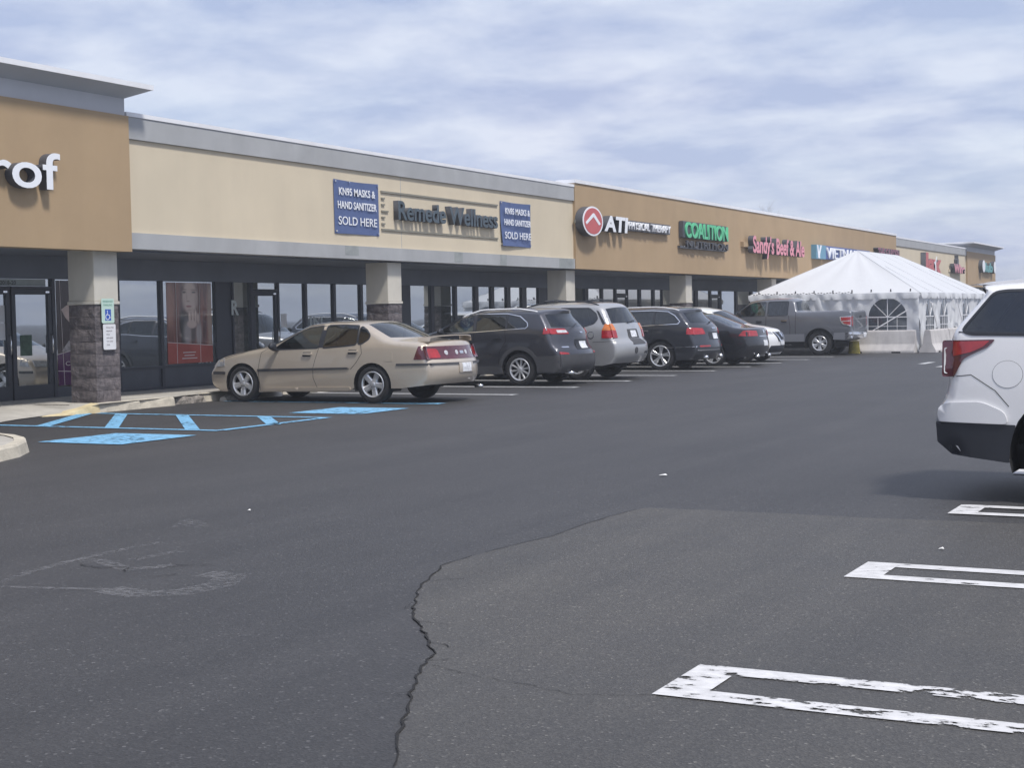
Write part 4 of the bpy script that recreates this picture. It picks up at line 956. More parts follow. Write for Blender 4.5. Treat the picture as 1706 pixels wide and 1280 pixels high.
    def seam(s, pts, w=0.008, name='panel_gap'):
        lp = densify(pts, 0.06, False); a = np.array(lp); d = np.gradient(a, axis=0); n = np.stack([-d[:, 1], d[:, 0]], 1); n /= np.maximum(np.linalg.norm(n, axis=1, keepdims=True), 1e-9)
        A, B_ = a + n * w / 2, a - n * w / 2; ya, yb = s.side_y(A) + 0.002, s.side_y(B_) + 0.002
        for sg in (-1, 1):
            vs = []; fs = []
            for i in range(len(a)): vs += [(A[i, 0], sg * ya[i], A[i, 1]), (B_[i, 0], sg * yb[i], B_[i, 1])]
            for i in range(len(a) - 1): fs.append((2 * i, 2 * i + 1, 2 * i + 3, 2 * i + 2))
            MB().add(vs, fs).build(name, M_DARK, s.root)
    def handle(s, u, z, mat=None, w=0.2):
        o = s.patch('door_handle', [(u - w / 2, z - .016), (u + w / 2, z - .020), (u + w / 2, z + .022), (u - w / 2, z + .016)], mat or s.paint, 0.035, skirt=0.03, step=0.05)
        s.patch('handle_recess', [(u - w / 2 - .01, z - .05), (u + w / 2 - .04, z - .05), (u + w / 2 - .02, z + .03), (u - w / 2, z + .03)], M_BLACK if mat else M_DGREY, 0.003, step=0.06)
    def mirror(s, u, z, mat):
        for sg in (-1, 1):
            y = sg * (float(s.W(np.array([u]), np.array([z]))[0]) + 0.0)
            b = bmesh.new(); bmesh.ops.create_icosphere(b, subdivisions=2, radius=1.0)
            for v in b.verts:
                c = v.co.copy(); q = 1.0 - 0.25 * max(0, -c.x)
                v.co = (u + 0.02 + c.x * 0.075 * (0.55 if c.x > 0 else 1.2), y + sg * 0.14 + c.y * 0.105 * q, z + 0.085 + c.z * 0.075 * q)
            me = bpy.data.meshes.new('side_mirror'); b.to_mesh(me); b.free(); me.materials.append(mat)
            o = link('side_mirror', me, s.root, True)
            MB().box(u - 0.02, u + 0.05, min(y - sg * .03, y + sg * .12), max(y - sg * .03, y + sg * .12), z + 0.0, z + 0.045).build('mirror_arm', M_BLACK, o, bevel=0.01)
    def rail(s, k, mat, u0, u1, z_add=0.05, rad=0.018):
        # roof rail following the roof edge samples
        i = [q for q in range(len(s.E)) if u0 <= s.E[q, 0] <= u1 and s.E[q, 1] > s.C[:, 1].max() - 0.35]
        ye = s.side_y(s.E[i]) - 0.02
        for sg in (-1, 1):
            pts = [(s.E[q, 0], sg * ye[j], s.E[q, 1] + z_add * min(1, 4 * min(j, len(i) - 1 - j) / len(i) + 0.0)) for j, q in enumerate(i)]
            MB().tube(pts, rad, 8).build('roof_rail', mat, s.root, True)
    def wheels(s, R_, rr, wt, style, mat=None, inset=0.015):
        proto = wheel_mesh(R_, rr, wt, style, mat or M_RIM)
        for (uc, zc_, ra) in s.arch:
            for sg in (-1, 1):
                hub = link('wheel', proto[0], s.root); hub.location = (uc, sg * (s.hw - inset - wt / 2), R_); hub.rotation_euler = (0, random.uniform(0, 6.28), math.pi if sg > 0 else 0)
                for me, nm in ((proto[1], 'tyre'), (proto[2], 'rim')):
                    o = link(nm, me, hub)
def wheel_mesh(R_, rr, wt, style, mat):
    h = wt / 2; n = 44
    # outer face towards -y
    ty = MB().lathe([(rr - .01, h - .02), (rr + .01, h), (R_ - .05, h + .004), (R_ - .015, h - .012), (R_, h - .04), (R_, -h + .04), (R_ - .015, -h + .012), (R_ - .05, -h - .006), (rr + .025, -h), (rr - .005, -h + .012), (rr - .01, -h + .03)], n)
    tyre = ty.mesh('tyre', M_TYRE); tyre.polygons.foreach_set('use_smooth', [True] * len(tyre.polygons))
    back = MB().lathe([(0.001, -h + .085), (rr - .03, -h + .085), (rr - .012, h - .03)], n); back.lathe([(.001, -h + .06), (.13, -h + .06), (.135, -h + .09)], 24)
    hub = back.mesh('wheel', M_DARK)
    b = MB().lathe([(rr + .006, -h + .004), (rr - .004, -h - .004), (rr - .022, -h + .006), (rr - .028, -h + .05)], n)
    nsp, wi, wo, dbl = style
    for k in range(nsp):
        a0 = 2 * math.pi * k / nsp
        offs = (0,) if not dbl else (-dbl, dbl)
        for of in offs:
            def pt(r, w, y):
                aa = a0 + of * (0.35 + 0.65 * (r / rr)); c, sn = math.cos(aa), math.sin(aa); return (r * c - w * sn, y, r * sn + w * c)
            vs = []
            for r, w, y in ((0.05, wi, -h + .012), (rr * .5, (wi + wo) / 2 * .92, -h + .018), (rr - .016, wo, -h + .008)):
                vs += [pt(r, -w, y + .012), pt(r, -w * .6, y), pt(r, w * .6, y), pt(r, w, y + .012), pt(r, w, y + .05), pt(r, -w, y + .05)]
            fs = []
            for q in range(2):
                for e in range(6): fs.append((q * 6 + e, q * 6 + (e + 1) % 6, q * 6 + 6 + (e + 1) % 6, q * 6 + 6 + e))
            b.add(vs, fs)
    b.lathe([(.001, -h + .002), (.03, -h + .004), (.05, -h + .012), (.062, -h + .03)], 20)
    rim = b.mesh('rim', mat)
    return hub, tyre, rim
def arch_trim(car, k, w, z0, mat, off=0.015, name='arch_trim'):
    uc, zc_, ra = car.arch[k]
    a0 = math.asin(max(-.9, min(.9, (z0 - zc_) / ra))); th = np.linspace(a0, math.pi - a0, 15)
    poly = [(uc + (ra + w) * math.cos(t), zc_ + (ra + w) * math.sin(t)) for t in th] + [(uc + (ra + .001) * math.cos(t), zc_ + (ra + .001) * math.sin(t)) for t in th[::-1]]
    car.patch(name, poly, mat, off, rnd=0, step=0.08)
def paint(name, c, metal=0.45, rough=0.38): return pm(name, c, rough, metal=metal, coat=1.0, var=0.04, vs_=1.5)

# --- champagne sedan
P_CH = paint('paint_champagne', (0.55, 0.48, 0.395), 0.4, 0.34)
X0, Y0 = -17.97, 22.05
c = Car('sedan', 'champagne beige four door sedan with spoiler nearest the storefront column', 'car', (X0, Y0 + 0.93, 0), 0, [
    (0.30, 0.20, 0.02, 0.20), (0.13, 0.30, -0.12, 0.26), (0.10, 0.54, -0.15, 0.52), (0.19, 0.62, -0.06, 0.64), (0.29, 0.78, 0.07, 0.76), (0.56, 0.85, 0.30, 0.86), (1.00, 0.925, 0.80, 0.955), (1.50, 0.995, 1.12, 1.02),
    (1.60, 1.03, 1.20, 1.045), (2.22, 1.345, 2.05, 1.405), (2.62, 1.405, 2.55, 1.45), (3.25, 1.405, 3.15, 1.455), (3.48, 1.385, 3.58, 1.425), (3.98, 1.145, 4.30, 1.135), (4.18, 1.09, 4.42, 1.115), (4.60, 1.065, 4.90, 1.085), (4.74, 1.035, 4.95, 1.06),
    (4.76, 0.99, 4.98, 1.00), (4.83, 0.765, 5.02, 0.77), (4.89, 0.735, 5.11, 0.735), (4.90, 0.45, 5.12, 0.45), (4.83, 0.33, 5.03, 0.34)],
    0.93, [(0, 0.80), (0.5, 0.86), (1.6, 0.95), (3.2, 1.02), (4.0, 1.04), (5, 1.04)], (0.42, 0.10), [(0.93, 0.33, 0.385), (3.74, 0.33, 0.385)],
    ([(4.3, 0.27)], [(3.2, 0.21), (1.4, 0.185)], [(0.5, 0.19)]), P_CH, r=0.085, pf=(1.0, 0.13), pb=(1.0, 0.09))
gf = [(1.66, 0.965), (1.80, 1.07), (2.05, 1.215), (2.32, 1.33), (2.62, 1.365), (2.60, 0.985)]
gr = [(2.70, 0.985), (2.72, 1.37), (3.05, 1.372), (3.38, 1.355), (3.40, 1.04), (3.2, 1.02)]
gq = [(3.44, 1.045), (3.43, 1.345), (3.56, 1.28), (3.655, 1.19), (3.64, 1.13), (3.52, 1.055)]
c.make_body([(gf, M_SIDEG), (gr, M_SIDEG), (gq, M_PANE)], [(8, 9, M_CLEAR, 'windshield'), (12, 13, M_CLEAR, 'rear_window')], None)
M_TRIM = M_BLACK
c.patch('window_trim', [(2.60, .985), (2.62, 1.37), (2.72, 1.375), (2.70, .985)], M_BLACK, 0.003, step=.1, rnd=0)
c.seats(M_SEAT, (2.0, 2.95)); c.wheels(0.335, 0.225, 0.22, (5, 0.050, 0.058, 0)); c.mirror(1.70, 0.93, M_BLACK)
for sgm in ([(1.33, .215), (1.30, .6), (1.36, .9), (1.55, 1.0)], [(2.62, .985), (2.50, .62), (2.50, .45), (2.60, .22)], [(3.50, 1.03), (3.53, .88), (3.42, .72), (3.30, .60)], [(1.0, .925), (.5, .80)]): c.seam(sgm)
c.patch('side_moulding', [(1.30, .555), (3.22, .60), (3.28, .615), (3.22, .635), (1.28, .605)], M_DGREY, 0.016)
c.patch('bumper_moulding', [(4.24, .66), (4.90, .665), (4.90, .705), (4.24, .70)], M_DGREY, 0.012); c.end_patch('bumper_moulding', [(-.84, .665), (.84, .665), (.84, .705), (-.84, .705)], M_DGREY, off=0.012)
c.patch('bumper_moulding', [(.22, .50), (.53, .505), (.53, .555), (.22, .555)], M_DGREY, 0.012); c.patch('rocker', [(1.38, .20), (3.28, .225), (3.28, .285), (1.38, .26)], P_CH, 0.02)
c.patch('headlamp', [(.30, .64), (.52, .66), (.50, .79), (.38, .79)], M_LAMP, 0.006); c.end_patch('headlamp', [(.45, .64), (.80, .64), (.78, .77), (.45, .74)], M_LAMP, 'front', mirror=True)
c.handle(2.38, .875, P_CH); c.handle(3.35, .915, P_CH)
c.patch('fuel_door', [(4.0, .74), (4.16, .74), (4.16, .90), (4.0, .90)], P_CH, 0.004, sides=(-1,))
c.patch('tail_lamp', [(4.58, .765), (4.85, .765), (4.79, .995), (4.66, .995)], M_DRED, 0.006); c.end_patch('tail_panel', [(-.90, .765), (.90, .765), (.86, .99), (-.86, .99)], M_DRED, off=0.006)
c.end_patch('lamp_lens', [(.58, .79), (.86, .79), (.84, .95), (.62, .95)], M_RED, off=0.012, mirror=True, rnd=.05)
for y in (.44, .16): c.end_patch('reverse_lamp', [(y + .04 * math.cos(a), .875 + .04 * math.sin(a)) for a in np.linspace(0, 6.283, 12, endpoint=False)], M_CLENS, off=0.012, mirror=True, rnd=0)
c.end_patch('badge', [(-.06, .85), (.06, .85), (.06, .90), (-.06, .90)], M_CHROME, off=0.014)
c.end_patch('plate_frame', [(-.24, .525), (.24, .525), (.24, .70), (-.24, .70)], P_CH, off=0.016); c.end_patch('licence_plate', [(-.155, .535), (.155, .535), (.155, .69), (-.155, .69)], M_PLATE, off=0.02, rnd=.005)
# spoiler on two feet
b = MB()
for i, (y, up_) in enumerate([(-.74, -.02), (-.71, .05), (-.55, .07), (0, .08), (.55, .07), (.71, .05), (.74, -.02)]):
    bx = 4.56 + 0.10 * (1 - (y / .76) ** 2); zt = 1.08 + up_
    b.v += [(bx, y, zt), (bx + .08, y, zt + .018), (bx + .24, y, zt + .022), (bx + .24, y, zt + .002), (bx + .08, y, zt - .012)]
for i in range(6):
    for e in range(5): b.f.append((i * 5 + e, i * 5 + (e + 1) % 5, i * 5 + 5 + (e + 1) % 5, i * 5 + 5 + e))
b.f += [(0, 1, 2, 3, 4), (30, 31, 32, 33, 34)]
auto_smooth(b.build('spoiler', P_CH, c.root), 40)
MB().tube([(5.0, .5, .25), (5.15, .5, .25)], .03).build('exhaust', M_CHROME, c.root, True)
SEDAN = c

# --- dark grey crossover
P_GR = paint('paint_granite', (0.054, 0.057, 0.072), 0.6, 0.34)
X0, Y0 = -17.95, 28.15
c = Car('suv', 'dark grey crossover with silver roof rails beside the champagne sedan', 'car', (X0, Y0 + 0.93, 0), 0, [
    (0.30, 0.26, 0.06, 0.26), (0.22, 0.45, -0.02, 0.45), (0.22, 0.75, 0.00, 0.78), (0.32, 0.93, 0.10, 0.95), (0.60, 1.02, 0.40, 1.06), (1.20, 1.09, 0.95, 1.14), (1.38, 1.12, 1.08, 1.16),
    (2.02, 1.49, 1.85, 1.55), (2.45, 1.565, 2.40, 1.63), (3.20, 1.575, 3.20, 1.655), (3.74, 1.565, 3.90, 1.64), (3.90, 1.54, 4.19, 1.60), (3.92, 1.51, 4.09, 1.525), (4.11, 1.24, 4.41, 1.23), (4.17, 1.08, 4.50, 1.10), (4.26, .84, 4.50, .84), (4.40, .74, 4.62, .74), (4.42, .42, 4.62, .42), (4.32, .27, 4.48, .28)],
    0.93, [(0, 0.95), (1.3, 1.10), (3.2, 1.17), (4.6, 1.20)], (0.38, 0.15), [(0.77, 0.35, 0.415), (3.47, 0.35, 0.415)],
    ([(4.1, .27)], [(3.0, .25), (1.25, .25)], [(.34, .26)]), P_GR, r=0.08, pf=(1.0, 0.14), pb=(0.9, 0.07))
g1 = [(1.50, 1.13), (1.62, 1.22), (1.95, 1.40), (2.20, 1.50), (2.32, 1.51), (2.34, 1.165)]; g2 = [(2.42, 1.165), (2.40, 1.515), (3.10, 1.51), (3.12, 1.20)]; g3 = [(3.17, 1.205), (3.15, 1.505), (3.42, 1.45), (3.60, 1.33), (3.63, 1.27), (3.55, 1.225)]
c.make_body([(g1, M_CLEAR), (g2, M_PANE), (g3, M_PANE)], [(6, 7, M_CLEAR, 'windshield'), (12, 13, M_PANE, 'rear_window')], None)
c.seats(M_SEAT, (1.85, 2.75), 0.55); c.wheels(0.35, 0.235, 0.225, (10, 0.018, 0.022, 0)); c.mirror(1.62, 1.08, M_BLACK); c.rail(0, M_COPING, 1.95, 3.78, 0.055)
# bright window surround
for a, b_ in (((1.50, 1.118), (3.58, 1.212)),): c.patch('window_trim', [a, (2.4, 1.142), b_, (b_[0], b_[1] + .014), (2.4, 1.156), (a[0], a[1] + .012)], M_CHROME, 0.006, rnd=0)
tp = [(1.5, 1.13), (1.62, 1.235), (1.95, 1.42), (2.20, 1.517), (2.4, 1.53), (3.12, 1.525), (3.43, 1.465), (3.62, 1.335), (3.645, 1.265), (3.58, 1.212)]
tpo = [(1.49, 1.135), (1.61, 1.25), (1.94, 1.435), (2.20, 1.532), (2.4, 1.545), (3.12, 1.54), (3.445, 1.48), (3.637, 1.343), (3.663, 1.26), (3.59, 1.20)]
c.patch('window_trim', tp + tpo[::-1], M_CHROME, 0.005, rnd=0)
for k in (0, 1): arch_trim(c, k, 0.075, .30, M_DGREY)
c.patch('sill_cladding', [(1.16, .255), (3.08, .255), (3.04, .42), (1.2, .42)], M_DGREY, 0.014)
c.patch('bumper_cladding', [(3.90, .30), (4.40, .30), (4.41, .65), (3.86, .62)], M_DGREY, 0.014); c.end_patch('bumper_cladding', [(-.86, .29), (.86, .29), (.86, .66), (-.86, .66)], M_DGREY, off=0.012)
c.end_patch('rear_reflector', [(.62, .665), (.86, .665), (.84, .72), (.66, .70)], M_RED, off=0.014, mirror=True)
c.patch('tail_lamp', [(4.02, 1.09), (4.17, 1.10), (4.13, 1.21), (4.04, 1.22)], M_RED, 0.012); c.end_patch('tail_lamp', [(.45, 1.09), (.84, 1.09), (.83, 1.21), (.50, 1.20)], M_RED, off=0.014, mirror=True); c.end_patch('lamp_insert', [(.48, 1.115), (.70, 1.115), (.70, 1.175), (.50, 1.17)], M_CLENS, off=0.02, mirror=True)
c.end_patch('licence_recess', [(-.34, .76), (.34, .76), (.30, .97), (-.30, .97)], M_BLACK, off=0.004); c.end_patch('licence_plate', [(-.155, .78), (.155, .78), (.155, .93), (-.155, .93)], M_PLATE, off=0.012, rnd=.005)
c.end_patch('badge', [(-.06, 1.10), (.06, 1.10), (.06, 1.135), (-.06, 1.135)], M_CHROME, off=0.012); c.end_patch('badge', [(-.72, .80), (-.55, .80), (-.55, .83), (-.72, .83)], M_CHROME, off=0.01)
for sgm in ([(2.37, 1.15), (2.36, .6), (2.40, .42)], [(3.12, 1.19), (3.15, .95), (3.0, .72), (2.98, .45)], [(1.32, 1.1), (1.25, .7), (1.3, .42)]): c.seam(sgm)
c.handle(2.15, .99, P_GR); c.handle(2.95, 1.03, P_GR)
c.end_patch('headlamp', [(.45, .86), (.82, .86), (.80, .92), (.46, .92)], M_LAMP, 'front', mirror=True); c.end_patch('grille', [(-.5, .68), (.5, .68), (.5, .84), (-.5, .84)], M_BLACK, 'front')
MB().tube([(4.3, -.55, .27), (4.56, -.55, .27)], .035).build('exhaust', M_CHROME, c.root, True)
MB().tube([(4.47, -.28, 1.27), (4.40, -.05, 1.30)], .012, 6).build('rear_wiper', M_BLACK, c.root)

# --- silver suv
P_SV = paint('paint_silver', (0.43, 0.435, 0.445), 0.5, 0.36)
X0, Y0 = -18.05, 30.78
c = Car('suv', 'silver square backed suv with amber and red tail lamps and roof rack', 'car', (X0, Y0 + 0.95, 0), 0, [
    (0.28, 0.30, 0.05, 0.30), (0.22, 0.50, -0.02, 0.50), (0.22, 0.80, 0.0, 0.80), (0.32, 0.98, 0.10, 1.0), (0.62, 1.04, 0.45, 1.08), (1.35, 1.09, 1.15, 1.15), (1.52, 1.12, 1.25, 1.17),
    (2.05, 1.59, 1.92, 1.65), (2.40, 1.69, 2.35, 1.74), (3.20, 1.715, 3.20, 1.775), (4.00, 1.705, 4.05, 1.765), (4.18, 1.67, 4.32, 1.73), (4.26, 1.61, 4.40, 1.65), (4.46, 1.27, 4.58, 1.28), (4.53, 1.10, 4.66, 1.10), (4.56, .90, 4.70, .90), (4.66, .85, 4.86, .86), (4.68, .55, 4.86, .54), (4.55, .38, 4.68, .38)],
    0.95, [(0, 1.0), (1.4, 1.12), (4.8, 1.20)], (0.34, 0.12), [(0.81, 0.37, 0.44), (3.68, 0.37, 0.44)],
    ([(4.3, .33)], [(3.2, .30), (1.3, .30)], [(.34, .30)]), P_SV, r=0.07, pf=(0.9, 0.12), pb=(0.7, 0.05))
c.make_body([([(1.62, 1.15), (1.95, 1.45), (2.12, 1.58), (2.38, 1.60), (2.40, 1.17)], M_PANE), ([(2.48, 1.17), (2.46, 1.61), (3.12, 1.62), (3.14, 1.19)], M_PANE), ([(3.22, 1.20), (3.20, 1.63), (3.92, 1.62), (4.10, 1.50), (4.16, 1.38), (4.08, 1.28), (3.80, 1.21)], M_PANE)],
            [(6, 7, M_CLEAR, 'windshield'), (12, 13, M_PANE, 'rear_window')], None)
c.seats(M_SEAT, (1.95, 2.85), 0.6); c.wheels(0.37, 0.225, 0.24, (6, 0.03, 0.05, 0)); c.mirror(1.75, 1.12, M_BLACK); c.rail(0, M_BLACK, 2.3, 4.12, 0.075, 0.016)
for u in (2.75, 3.85): MB().tube([(u, -.66, 1.80), (u, 0, 1.83), (u, .66, 1.80)], .016, 6).build('rack_bar', M_BLACK, c.root, True)
c.patch('pillar_applique', [(4.10, 1.58), (4.17, 1.55), (4.38, 1.26), (4.31, 1.25)], M_BLACK, 0.004, rnd=0)
c.patch('tail_lamp', [(4.30, .95), (4.55, .95), (4.50, 1.12), (4.30, 1.12)], M_RED, 0.012); c.patch('turn_lamp', [(4.30, 1.125), (4.50, 1.125), (4.44, 1.27), (4.36, 1.27)], M_AMBER, 0.012)
c.end_patch('tail_lamp', [(.74, .95), (.90, .95), (.89, 1.12), (.74, 1.12)], M_RED, off=0.014, mirror=True); c.end_patch('turn_lamp', [(.74, 1.125), (.89, 1.125), (.86, 1.27), (.76, 1.27)], M_AMBER, off=0.014, mirror=True)
c.end_patch('licence_recess', [(-.30, .93), (.30, .93), (.28, 1.14), (-.28, 1.14)], M_DGREY, off=0.004); c.end_patch('licence_plate', [(-.155, .96), (.155, .96), (.155, 1.11), (-.155, 1.11)], M_PLATE, off=0.012, rnd=.005)
c.end_patch('bumper_step', [(-.35, .80), (.35, .80), (.30, .92), (-.30, .92)], M_DGREY, off=0.014); c.end_patch('tow_cover', [(-.24 + .07 * math.cos(a), .66 + .075 * math.sin(a)) for a in np.linspace(0, 6.283, 14, endpoint=False)], M_DGREY, off=0.008, rnd=0)
c.end_patch('bumper_slot', [(.25, .58), (.55, .58), (.55, .63), (.25, .63)], M_BLACK, off=0.006)
c.patch('fuel_door', [(4.03 + .085 * math.cos(a), 1.02 + .085 * math.sin(a)) for a in np.linspace(0, 6.283, 16, endpoint=False)], M_CHROME, 0.004, sides=(-1,), rnd=0); c.patch('fuel_cap', [(4.03 + .07 * math.cos(a), 1.02 + .07 * math.sin(a)) for a in np.linspace(0, 6.283, 16, endpoint=False)], P_SV, 0.007, sides=(-1,), rnd=0)
for sgm in ([(2.44, 1.16), (2.42, .35)], [(3.18, 1.19), (3.2, .95), (3.12, .70)], [(4.08, .86), (4.6, .88)]): c.seam(sgm)
c.handle(2.25, 1.02, P_SV); c.handle(3.0, 1.04, P_SV)
c.end_patch('headlamp', [(.5, .82), (.85, .82), (.83, .97), (.5, .97)], M_LAMP, 'front', mirror=True); c.end_patch('grille', [(-.45, .72), (.45, .72), (.45, .95), (-.45, .95)], M_BLACK, 'front')
MB().tube([(4.60, -.15, 1.29), (4.58, .25, 1.33)], .014, 6).build('rear_wiper', M_BLACK, c.root)

# --- dark blue grey large suv
P_NV = paint('paint_dark_slate', (0.038, 0.042, 0.054), 0.5, 0.34)
X0, Y0 = -18.40, 36.22
c = Car('suv', 'large dark slate suv with chrome window surround behind the silver suv', 'car', (X0, Y0 + 0.99, 0), 0, [
    (0.32, 0.25, 0.06, 0.25), (0.24, 0.45, -0.02, 0.45), (0.24, 0.72, 0.0, 0.75), (0.36, 0.90, 0.12, 0.93), (0.70, 1.0, 0.50, 1.04), (1.50, 1.08, 1.20, 1.13), (1.66, 1.11, 1.32, 1.15),
    (2.38, 1.50, 2.20, 1.56), (2.80, 1.585, 2.75, 1.645), (3.60, 1.595, 3.60, 1.665), (4.20, 1.56, 4.30, 1.63), (4.36, 1.525, 4.62, 1.585), (4.38, 1.49, 4.52, 1.51), (4.62, 1.22, 4.86, 1.21), (4.70, 1.10, 4.98, 1.10), (4.76, .88, 5.00, .88), (4.86, .66, 5.09, .66), (4.86, .42, 5.08, .42), (4.74, .27, 4.95, .27)],
    0.99, [(0, .95), (1.5, 1.09), (3.2, 1.17), (5, 1.21)], (0.40, 0.16), [(0.86, 0.38, 0.44), (3.86, 0.38, 0.44)],
    ([(4.5, .27)], [(3.35, .25), (1.35, .25)], [(.38, .25)]), P_NV, r=0.085, pf=(1.0, 0.14), pb=(0.9, 0.08))
c.make_body([([(1.85, 1.12), (2.20, 1.38), (2.50, 1.49), (2.72, 1.52), (2.74, 1.165)], M_PANE), ([(2.82, 1.165), (2.80, 1.525), (3.62, 1.53), (3.66, 1.195)], M_PANE), ([(3.72, 1.20), (3.68, 1.53), (4.02, 1.50), (4.22, 1.40), (4.36, 1.26), (4.32, 1.225)], M_PANE)],
            [(6, 7, M_CLEAR, 'windshield'), (12, 13, M_PANE, 'rear_window')], None)
tp = [(1.85, 1.12), (2.20, 1.395), (2.50, 1.505), (2.72, 1.535), (3.62, 1.545), (4.03, 1.513), (4.23, 1.412), (4.385, 1.262), (4.34, 1.21), (3.66, 1.18), (2.8, 1.15), (1.85, 1.105)]
tpo = [(1.80, 1.115), (2.19, 1.412), (2.49, 1.522), (2.72, 1.552), (3.62, 1.562), (4.04, 1.53), (4.25, 1.425), (4.415, 1.262), (4.36, 1.193), (3.66, 1.163), (2.8, 1.133), (1.82, 1.09)]
c.patch('window_trim', tp + tpo[::-1], M_CHROME, 0.006, rnd=0)
c.seats(M_SEAT, (2.2, 3.1), 0.6); c.wheels(0.38, 0.27, 0.26, (5, 0.028, 0.026, 0.16)); c.mirror(1.95, 1.08, P_NV); c.rail(0, M_COPING, 2.4, 4.3, 0.05, 0.016)
c.patch('tail_lamp', [(4.58, .93), (4.76, .92), (4.70, 1.10), (4.60, 1.09)], M_RED, 0.01); c.end_patch('tail_lamp', [(.50, .93), (.90, .92), (.88, 1.10), (.56, 1.08)], M_RED, off=0.012, mirror=True)
c.end_patch('licence_recess', [(-.36, .78), (.36, .78), (.34, .98), (-.34, .98)], M_BLACK, off=0.004); c.end_patch('licence_plate', [(-.155, .80), (.155, .80), (.155, .95), (-.155, .95)], M_PLATE, off=0.012, rnd=.005)
c.end_patch('badge', [(-.12, 1.06), (.12, 1.06), (.12, 1.10), (-.12, 1.10)], M_CHROME, off=0.012)
c.patch('bumper_crease', [(4.05, .575), (4.86, .60), (4.86, .625), (4.05, .60)], M_CHROME, 0.006); c.end_patch('bumper_trim', [(-.86, .50), (.86, .50), (.86, .535), (-.86, .535)], M_CHROME, off=0.008); c.end_patch('rear_reflector', [(.42, .60), (.80, .60), (.80, .64), (.42, .64)], M_RED, off=0.01, mirror=True)
for k in (0, 1): arch_trim(c, k, 0.05, .40, P_NV, 0.014, 'arch_flare')
for sgm in ([(2.78, 1.14), (2.76, .4)], [(3.66, 1.18), (3.62, .9), (3.45, .7)]): c.seam(sgm)
c.handle(2.55, 1.0, M_CHROME); c.handle(3.45, 1.03, M_CHROME)
for y in (-.55, .55): MB().tube([(4.85, y, .33), (5.02, y, .33)], .05).build('exhaust', M_CHROME, c.root, True)
MB().tube([(4.90, -.15, 1.23), (4.84, .25, 1.27)], .014, 6).build('rear_wiper', M_BLACK, c.root)
c.end_patch('headlamp', [(.5, .78), (.86, .78), (.84, .90), (.5, .90)], M_LAMP, 'front', mirror=True); c.end_patch('grille', [(-.42, .5), (.42, .5), (.42, .9), (-.42, .9)], M_BLACK, 'front')

# --- black sedan
P_BK = paint('paint_black', (0.014, 0.015, 0.020), 0.2, 0.25)
X0, Y0 = -17.62, 38.90
c = Car('sedan', 'glossy black sedan between the slate suv and the white crossover', 'car', (X0, Y0 + 0.92, 0), 0, [
    (0.32, 0.22, 0.06, 0.22), (0.22, 0.35, -0.02, 0.35), (0.22, 0.60, 0.0, 0.62), (0.36, 0.75, 0.12, 0.76), (0.70, 0.84, 0.45, 0.88), (1.30, 0.93, 1.10, 0.98), (1.50, 0.97, 1.20, 1.0),
    (2.25, 1.34, 2.05, 1.40), (2.60, 1.40, 2.55, 1.45), (3.00, 1.405, 2.95, 1.46), (3.25, 1.38, 3.30, 1.44), (4.02, 1.08, 4.15, 1.10), (4.20, 1.04, 4.30, 1.07), (4.48, 1.01, 4.62, 1.05), (4.54, .97, 4.70, 1.01), (4.55, .82, 4.70, .82), (4.58, .62, 4.78, .62), (4.58, .38, 4.76, .38), (4.48, .25, 4.62, .25)],
    0.92, [(0, .76), (1.5, .94), (3.2, .98), (4.7, 1.0)], (0.45, 0.12), [(0.85, 0.33, 0.39), (3.56, 0.33, 0.39)],
    ([(4.2, .23)], [(3.1, .2), (1.3, .2)], [(.4, .21)]), P_BK, r=0.085, pf=(1.0, 0.14), pb=(0.9, 0.08))
c.make_body([([(1.65, .98), (2.05, 1.20), (2.35, 1.32), (2.55, 1.345), (2.58, .985)], M_PANE), ([(2.66, .985), (2.64, 1.35), (3.05, 1.345), (3.30, 1.28), (3.62, 1.10), (3.60, 1.02)], M_PANE)], [(6, 7, M_CLEAR, 'windshield'), (10, 11, M_CLEAR, 'rear_window')], None)
c.seats(M_SEAT, (2.0, 2.85)); c.wheels(0.33, 0.235, 0.22, (5, 0.03, 0.05, 0)); c.mirror(1.75, .95, P_BK)
c.patch('tail_lamp', [(4.28, .83), (4.56, .82), (4.53, .97), (4.40, .97)], M_RED, 0.008); c.end_patch('tail_lamp', [(.42, .82), (.82, .82), (.80, .98), (.46, .96)], M_RED, off=0.01, mirror=True)
c.end_patch('licence_plate', [(-.155, .55), (.155, .55), (.155, .70), (-.155, .70)], M_PLATE, off=0.01, rnd=.005); c.end_patch('chrome_bar', [(-.35, .80), (.35, .80), (.35, .825), (-.35, .825)], M_CHROME, off=0.012); c.end_patch('badge', [(-.06 + 0, .90), (.06, .90), (.06, .98), (-.06, .98)], M_CHROME, off=0.012)
for y in (-.5, .5): MB().tube([(4.6, y, .27), (4.74, y, .27)], .045).build('exhaust', M_CHROME, c.root, True)
c.end_patch('headlamp', [(.5, .62), (.84, .62), (.82, .74), (.5, .72)], M_LAMP, 'front', mirror=True)
for sgm in ([(2.60, .97), (2.58, .3)], [(3.5, 1.0), (3.45, .8), (3.2, .62)]): c.seam(sgm)

